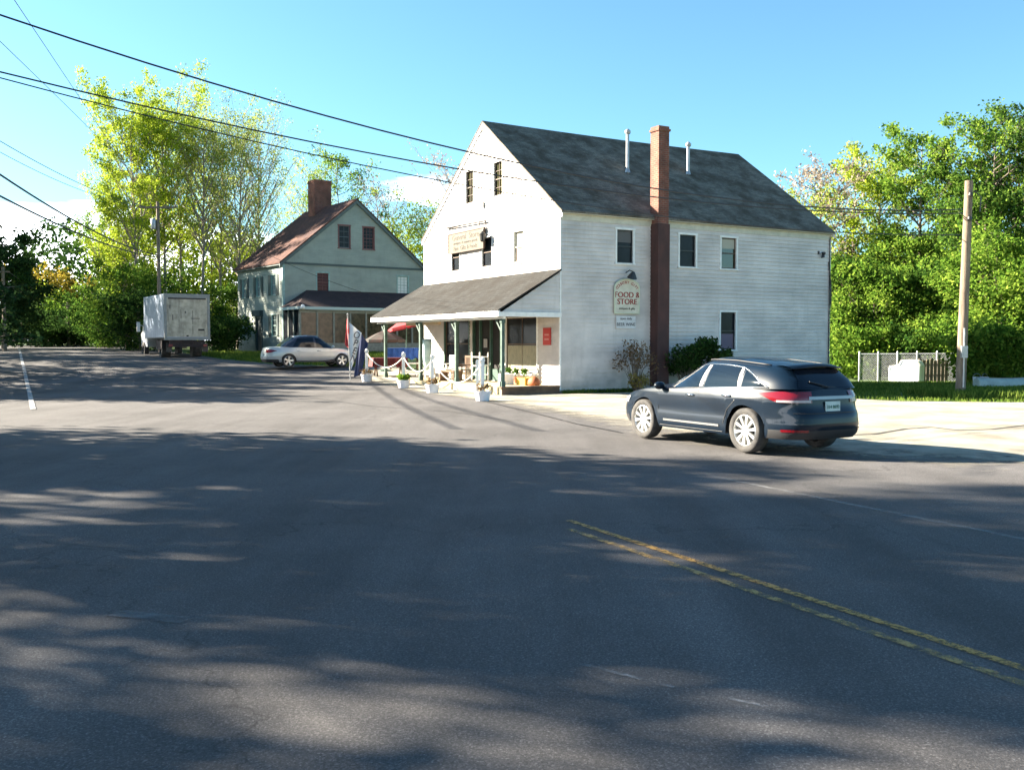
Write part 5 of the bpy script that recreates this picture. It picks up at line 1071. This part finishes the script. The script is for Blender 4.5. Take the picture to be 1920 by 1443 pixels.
# ------------------------------------------------------------------ fence and yard things on the right
fA, fB = G(1616, 716), G(1792, 722)
fn = thing('chain_link_fence', 'grey chain link fence along the edge of the right-hand wood', 'fence', (0, 0, 0))
A2, B2 = Vector((pxt(1612, 52), 52)), Vector((pxt(1796, 49.5), 49.5)); n_ = 5
def chainmat():
    m = bpy.data.materials.new('chain_link_mesh'); m.use_nodes = True; t = m.node_tree; n = t.nodes; lk = t.links.new; b = n['Principled BSDF']; b.inputs['Base Color'].default_value = (.4, .42, .43, 1); b.inputs['Metallic'].default_value = .5; b.inputs['Roughness'].default_value = .5
    return m
b = MB(); hh = 1.45
cm = chainmat(); Ln = (B2-A2).length; k = 0.0
while k < Ln+hh:                                 # real diagonal wires
    for sgn in (1, -1):
        s0, z0, s1, z1 = (k, 0, k-hh, hh) if sgn > 0 else (k-hh, 0, k, hh)
        if s0 > Ln: z0 += (s0-Ln)*(1 if sgn > 0 else 0); s0 = Ln
        if s1 < 0: z1 = z1+s1 if sgn > 0 else z1; s1 = 0
        if s0 < 0: z0 = z0-s0; s0 = 0
        if s1 > Ln: z1 = z1-(s1-Ln); s1 = Ln
        P_, Q_ = A2.lerp(B2, s0/Ln), A2.lerp(B2, s1/Ln)
        if abs(s1-s0) > .02: b.tube([(P_.x, P_.y, gh(P_.x, P_.y)+z0), (Q_.x, Q_.y, gh(Q_.x, Q_.y)+z1)], .006, 3, cap=False)
    k += .12
b.build('mesh', cm, fn)
for i in range(n_+1):
    p = A2.lerp(B2, i/n_); z = gh(p.x, p.y); b = MB(); b.tube([(p.x, p.y, z-.1), (p.x, p.y, z+hh+.08)], .05, 8); b.lathe([(.05, 0), (.03, .06)], 8, mtx=Matrix.Translation((p.x, p.y, z+hh+.08))); b.build('post', M['metal'], fn)
b = MB(); b.tube([(A2.x, A2.y, gh(*A2)+hh), (B2.x, B2.y, gh(*B2)+hh)], .035, 6); b.build('top_rail', M['metal'], fn)
tx = pxt(1702, 49.0)
wt = thing('white_tank', 'bright white tarpaulin-covered stack in front of the chain link fence', 'covered stack', gp(tx, 49.0), R(-35))
b = MB(); prof_ = [(-.78, 0), (-.8, .62), (-.75, .8), (-.32, .86), (-.2, 1.1), (.3, 1.14), (.6, 1.08), (.74, .85), (.73, 0)]
b.slab([(x, -.5, z) for x, z in prof_], (0, 1.0, 0)); b.build('cover', M['whitecloth'], wt, bevel=.06)
b = MB(); b.tube([(x*1.01, -.53, z+.01) for x, z in prof_[1:-1]], .014, 5); b.build('tie_rope', M['rope'], wt)
ps = thing('picket_screen', 'weathered grey board screen standing right of the white covered stack', 'fence', gp(pxt(1745, 49.6), 49.4), R(5))
for i in range(9):
    b = MB(); b.box(-.9+i*.2, -.74+i*.2, -.02, .02, 0, 1.15+.06*math.sin(i*2.1)); b.build('board', M['wood'], ps)
b = MB(); b.box(-.95, .95, .02, .06, .3, .38); b.box(-.95, .95, .02, .06, .85, .93); b.build('rail', M['wood'], ps)
bt = thing('upturned_rowing_boat', 'pale grey-green upturned rowing boat lying in the grass right of the pole', 'boat', gp(pxt(1883, 41), 41), R(4))
b = MB(); rows = []
for i in range(13):
    f = i/12; wv = .52*math.sin(math.pi*min(1, .12+.88*f))**.6 if f < 1 else .03; hv = .36*(1-.25*f)
    rows.append([(-1.2+2.6*f, wv*math.cos(math.pi*j/8), .02+hv*math.sin(math.pi*j/8)**.8+(.12*f**3)) for j in range(9)])
b.grid(rows); b.add(rows[0], [tuple(range(9))]); b.build('hull', mat('pale_boat_paint', (.34, .40, .36), .6, col2=(.26, .31, .28), nscale=4), bt, smooth=True, autos=50)
b = MB(); b.tube([rows[i][4] for i in range(13)], .025, 6); b.build('keel', M['wood'], bt)
for i, px in enumerate((1833, 1848)):
    e = thing('white_bucket', 'white plastic bucket lying in the grass, '+('nearer the pole' if i == 0 else 'nearer the boat'), 'bucket', gp(pxt(px, 41.5), 41.5), .4*i, 'white buckets by the boat')
    b = MB(); b.lathe([(.13, 0), (.16, .36), (.17, .36), (.17, .39), (.15, .39), (.12, .03)], 16); b.build('pail', M['pot'], e, smooth=True, autos=40)
    b = MB(); b.tube([(.17*math.cos(a), 0, .37+.17*math.sin(a)) for a in np.linspace(0, math.pi, 9)], .006, 4); b.build('handle', M['metal'], e)

# ------------------------------------------------------------------ rope posts in pots
RP = [(905, 750, 29.7), (811, 736, 34.0), (757, 727, 36.6), (688, 715, 40.0)]
def rope_post(x, y, lb, plant):
    e = thing('rope_post', lb, 'post', gp(x, y, .012), 0, 'white rope posts in pots along the porch')
    b = MB(); b.box(-.055, .055, -.055, .055, .1, 1.22); b.box(-.075, .075, -.075, .075, 1.22, 1.27); b.slab([(-.07, -.07, 1.27), (.07, -.07, 1.27), (.07, .07, 1.27), (-.07, .07, 1.27)], (0, 0, .015)); b.lathe([(.06, 1.285), (.07, 1.33), (.0001, 1.38)], 10); b.build('post', M['trim'], e, bevel=.006)
    b = MB(); b.lathe([(.20, 0), (.25, .26), (.27, .26), (.27, .30), (.24, .30), (.24, .25)], 20); b.build('pot', M['pot'], e, smooth=True, autos=40)
    b = MB(); b.lathe([(.001, .25), (.235, .25)], 16, cap=False); b.build('soil', M['soil'], e)
    rng = np.random.default_rng(int(x*10) % 97+3); b_ = leafmesh('plant', leaves([(.12*math.cos(a), .12*math.sin(a), .42) for a in range(7)], [.16]*7, plant, .09, rng), M['lf_bright'] if plant > 150 else M['lf_shrub'], e)
    return e
rpp = []
for i, (px, py, Y) in enumerate(RP):
    x = at(px, py, Y).x; rpp.append((x, Y)); rope_post(x, Y, ['white rope post and pot nearest the road at the right end of the porch', 'second white rope post from the right, before the sunlit wall corner', 'white rope post in a pot of green plants, third from the right', 'leftmost white rope post in a pot beside the flag'][i], (120, 130, 520, 110)[i])
for i in range(3):
    (x0, y0), (x1, y1) = rpp[i], rpp[i+1]
    b = MB(); b.tube(catenary((x0, y0, gh(x0, y0)+1.2), (x1, y1, gh(x1, y1)+1.2), (.72, .5, .5)[i], 20), .022, 6); o = b.build('draped_rope', M['rope'], smooth=True); tag(o, ['pale rope sagging between the two nearest rope posts', 'pale rope hanging between the middle two rope posts', 'pale rope sagging in front of the red table between the two leftmost posts'][i], 'rope', 'ropes between the white posts')
for i, (px, Y) in enumerate(((787, 42.3), (895, 33.2))):
    x = pxt(px, Y); e = thing('white_stake', ['slim white stake left of the dark porch post by the blue table', 'slim white stake just behind the nearest rope post'][i], 'stake', gp(x, Y)); b = MB(); b.box(-.05, .05, -.05, .05, 0, 1.15); b.slab([(-.05, -.05, 1.15), (.05, -.05, 1.15), (.05, .05, 1.15), (-.05, .05, 1.15)], (.02, 0, .06)); b.build('shaft', M['trim'], e)

# ------------------------------------------------------------------ flag
fx, fy = pxt(662, 40.8), 40.8
fl = thing('open_flag', 'red, white and blue draped flag reading OPEN beside the leftmost rope post', 'flag', gp(fx, fy), R(12))
b = MB(); b.tube([(-.12, 0, 0), (-.22, 0, 2.75)], .022, 8); b.lathe([(.02, 0), (.05, .04), (.0001, .09)], 8, mtx=Matrix.Translation((-.22, 0, 2.75))); b.build('flagpole', M['metal'], fl)
def cloth(z0f, z1f, x0, x1, m, name, off=0):
    rows = []
    for j in range(17):
        t = j/16; rows.append([])
        for i in range(15):
            f = i/14; x = lerp(x0(t), x1(t), f); z = lerp(z0f(f), z1f(f), t); rows[-1].append((x, .05*math.sin(f*9+t*2)+.03*math.sin(t*7)+off, z))
    b = MB(); b.grid(rows); return b.build(name, m, fl, smooth=True, solid=.006)
cloth(lambda f: 1.5-.3*f, lambda f: 2.62-.55*f, lambda t: -.34+.1*t, lambda t: -.02-.05*t, M['red'], 'red_panel', .05)
cw_ = cloth(lambda f: .30+.55*f, lambda f: 2.45-.45*f, lambda t: -.16-.0*t, lambda t: .06+.30*t, M['whitecloth'], 'white_panel', -.02)
cloth(lambda f: .12+.1*f, lambda f: 2.05-.5*f, lambda t: .02+.28*t, lambda t: .32+.32*t, M['navy'], 'navy_panel', .02)
b = MB()
for i, chh in enumerate('OPEN'):
    letters(b, chh, .42, Matrix.Translation((.10-.045*i, -.11, 1.78-.33*i)) @ Matrix.Rotation(R(90), 4, 'X') @ Matrix.Rotation(R(-22), 4, 'Z'), 0, .8)
b.build('lettering', mat('black_print', (.02, .02, .03), .8), cw_)

# ------------------------------------------------------------------ patio tables, parasols
def parasol(label, px, Y, zt_, rad, m, tilt=0, hgt=.45, pole=M['darkgreen']):
    x = pxt(px, Y); e = thing('parasol', label, 'parasol', gp(x, Y)); zt_ = zt_-gh(x, Y)
    b = MB(); b.tube([(0, 0, 0), (0, 0, zt_)], .03, 8); b.lathe([(.28, 0), (.28, .06), (.06, .1)], 14); b.build('pole', pole, e)
    b = MB(); mt = Matrix.Translation((0, 0, zt_)) @ Matrix.Rotation(tilt, 4, 'Y'); n_ = 8; vs = [mt @ Vector((0, 0, .05))]
    ring1 = [mt @ Vector((rad*.55*math.cos(2*math.pi*k/n_), rad*.55*math.sin(2*math.pi*k/n_), -hgt*.42)) for k in range(n_)]; ring2 = [mt @ Vector((rad*math.cos(2*math.pi*k/n_), rad*math.sin(2*math.pi*k/n_), -hgt)) for k in range(n_)]; ring3 = [mt @ Vector((rad*math.cos(2*math.pi*k/n_), rad*math.sin(2*math.pi*k/n_), -hgt-.12)) for k in range(n_)]
    vs += ring1+ring2+ring3; fs = [(0, 1+k, 1+(k+1) % n_) for k in range(n_)]
    for r0 in (1, 1+n_): fs += [(r0+k, r0+n_+k, r0+n_+(k+1) % n_, r0+(k+1) % n_) for k in range(n_)]
    b.add(vs, fs); b.build('canopy', m, e, solid=.01)
    b = MB()
    for p_ in ring2: b.tube([mt @ Vector((0, 0, -.02)), p_-Vector((0, 0, .03))], .008, 4)
    b.build('ribs', M['metal'], e); return e
parasol('bright red tilted parasol under the left end of the porch eave', 762, 46.5, 2.95, 1.0, M['red'], R(-14), .32); parasol('dull maroon drooping parasol behind the red table', 722, 45.5, 2.35, .95, mat('faded_maroon_canvas', (.05, .018, .014), .85, col2=(.022, .026, .02), nscale=3), 0, .42)
def cloth_table(label, px, Y, L_, D_, hgt, m, drop, rz=0):
    x = pxt(px, Y); e = thing('picnic_table', label, 'table', gp(x, Y), rz)
    b = MB(); b.box(-L_/2, L_/2, -D_/2, D_/2, hgt-.04, hgt); b.build('tabletop', M['brown'], e)
    for sx_ in (-1, 1):
        b = MB(); b.bar((sx_*L_*.38, -D_*.4, 0), (sx_*L_*.38, D_*.1, hgt-.04), .06); b.bar((sx_*L_*.38, D_*.4, 0), (sx_*L_*.38, -D_*.1, hgt-.04), .06); b.build('leg', M['brown'], e)
    b = MB(); rows = []
    for j in range(13):
        t = j/12; yy = lerp(-D_/2-.03, D_/2+.03, t); rows.append([(lerp(-L_/2-.02, L_/2+.02, i/16), yy, hgt+.012) for i in range(17)])
    b.grid(rows)
    for yy in (-1, 1):
        r0 = [(lerp(-L_/2-.02, L_/2+.02, i/32), yy*(D_/2+.03), hgt+.012) for i in range(33)]; r1 = [(p_[0], p_[1]+yy*(.05+.03*math.sin(i*1.3)), hgt-drop*(1+.12*math.sin(i*.9))) for i, p_ in enumerate(r0)]; b.grid([r0, r1])
    for xx in (-1, 1):
        r0 = [(xx*(L_/2+.02), lerp(-D_/2-.03, D_/2+.03, i/16), hgt+.012) for i in range(17)]; r1 = [(p_[0]+xx*.05, p_[1], hgt-drop) for p_ in r0]; b.grid([r0, r1])
    b.build('tablecloth_cover', m, e, smooth=True, autos=50); return e
cloth_table('table under a sagging dark red cloth behind the left draped rope', 728, 43.0, 1.5, .8, .80, M['maroon'], .38, R(20)); cloth_table('long table covered in bright blue cloth beyond the red one', 757, 46.8, 1.7, .9, 1.0, M['blue'], .5, R(10))
x = pxt(778, 44.8); wb = thing('white_bench', 'low white bench between the blue table and the dark porch post', 'bench', gp(x, 44.8), R(8))
b = MB(); b.box(-.55, .55, -.18, .18, .40, .46); b.build('seat', M['trim'], wb)
for s_ in (-.45, .45): b = MB(); b.box(s_-.03, s_+.03, -.16, .16, 0, .40); b.build('leg', M['trim'], wb)
q = storepoint(-PW-.12, 10.05, 0)
hc = thing('hanging_windsock', 'pale blue and white cloth windsock hanging beside the leftmost porch post', 'windsock', (pxt(800, 41.4), 41.4, 1.95))
b = MB(); b.lathe([(.20, 0), (.22, -.15), (.19, -.6), (.15, -1.0), (.08, -1.35)], 14, cap=False); b.build('body', M['paleblue'], hc, smooth=True, solid=.01)
b = MB(); b.tube([(0, 0, 0), (0, 0, .7)], .006, 4); b.lathe([(.2, -.01), (.21, .02)], 14, cap=False); b.build('hanger', M['black'], hc)

# ------------------------------------------------------------------ on the porch (local to the store)
def onp(x, y, name, label, cat, group=None, rz=0): return thing(name, label, cat, storepoint(x, y, .28), SR+rz, group)
def chair(e, m, w=.55):
    b = MB(); b.box(-.25, .25, -w/2, w/2, .40, .44); b.build('seat', m, e)
    for sx_ in (-.22, .22):
        for sy in (-w/2+.03, w/2-.03): b = MB(); b.bar((sx_, sy, 0), (sx_, sy, .40 if sx_ < 0 else 1.0), .045); b.build('leg', m, e)
    b = MB(); b.box(.2, .235, -w/2, w/2, .92, 1.0)
    for k in range(5): yy = lerp(-w/2+.08, w/2-.08, k/4); b.box(.205, .225, yy-.02, yy+.02, .46, .92)
    b.build('backrest', m, e)
    for sy in (-w/2, w/2): b = MB(); b.box(-.27, .22, sy-.03, sy+.03, .62, .65); b.box(-.24, -.2, sy-.02, sy+.02, .44, .62); b.build('armrest', m, e)
    b = MB()
    for sy in (-w/2, w/2): b.tube([(lerp(-.4, .45, i/10), sy, .09*((i-5)/5)**2-.02+.03) for i in range(11)], .018, 6)
    b.build('rocker', m, e)
chair(onp(-.75, 7.4, 'rocking_chair', 'white rocking chair under the left shop window', 'chair', 'rocking chairs on the porch'), M['trim']); chair(onp(-.8, 9.3, 'rocking_chair', 'white rocking chair at the left end of the porch', 'chair', 'rocking chairs on the porch'), M['trim'])
chair(onp(-.8, 5.9, 'rocking_chair', 'dark brown rocking chair left of the shop door', 'chair', 'rocking chairs on the porch'), M['brown'])
e = onp(-1.7, 5.3, 'porch_bench', 'dark brown bench near the front edge of the porch', 'bench'); b = MB(); b.box(-.2, .2, -.7, .7, .38, .44); b.build('seat', M['brown'], e)
for s_ in (-.6, .6): b = MB(); b.box(-.17, .17, s_-.03, s_+.03, 0, .38); b.build('leg', M['brown'], e)
e = onp(-.75, 4.6, 'display_cart', 'small white display stand with dark goods by the shop door', 'display stand', None); b = MB()
for z in (.25, .6, .95): b.box(-.2, .2, -.35, .35, z, z+.03)
for sx_ in (-.18, .18):
    for sy in (-.33, .33): b.box(sx_-.02, sx_+.02, sy-.02, sy+.02, 0, 1.15)
b.build('rack', M['trim'], e)
for k in range(4): b = MB(); b.lathe([(.06, 0), (.08, .12), (.05, .2)], 10, mtx=Matrix.Translation((0, -.25+.16*k, .63))); b.build('jar', M['ink'] if k % 2 else M['darkgreen'], e)
e = onp(-1.2, 1.75, 'white_crate', 'white crate standing right of the corner porch post', 'crate'); b = MB(); b.box(-.2, .2, -.22, .22, 0, .4); 
for z in (.1, .2, .3): b.box(-.21, .21, -.23, .23, z, z+.015)
b.build('sides', M['pot'], e)
e = onp(-.8, 1.05, 'yellow_crate', 'yellow plastic crate on the porch floor under the red notice', 'crate'); b = MB(); b.box(-.2, .2, -.3, .3, 0, .03); b.box(-.2, -.17, -.3, .3, .03, .27); b.box(.17, .2, -.3, .3, .03, .27); b.box(-.17, .17, -.3, -.27, .03, .27); b.box(-.17, .17, .27, .3, .03, .27); b.build('sides', M['yellow'], e)
e = onp(-.75, .55, 'orange_sack', 'slumped rust-orange sack beside the yellow crate', 'sack'); b = MB(); b.lathe([(.17, 0), (.22, .06), (.2, .2), (.12, .29), (.04, .33)], 14, mtx=Matrix.Diagonal((1, 1.25, 1, 1))); b.build('bag', M['orange'], e, smooth=True)
for i, (xx, yy, zz) in enumerate(((-.25, 2.0, 0), (-.25, 2.6, 0), (-.25, 3.2, 0))):
    e = onp(xx, yy, 'potted_plant', ['potted plant under the right shop window, nearest the corner', 'middle potted plant under the right shop window', 'potted plant under the right shop window, nearest the door'][i], 'plant', 'potted plants under the right shop window'); b = MB(); b.lathe([(.09, 0), (.13, .2), (.14, .2), (.14, .23), (.1, .23)], 14); b.build('pot', M['orange'] if i == 1 else M['pot'], e, smooth=True, autos=40)
    leafmesh('foliage', leaves([(0, 0, .38), (.05, .05, .45), (-.05, 0, .5)], [.16, .14, .12], 220, .07, np.random.default_rng(50+i)), M['lf_mid'], e)
q = storepoint(.1, -.7, 0)
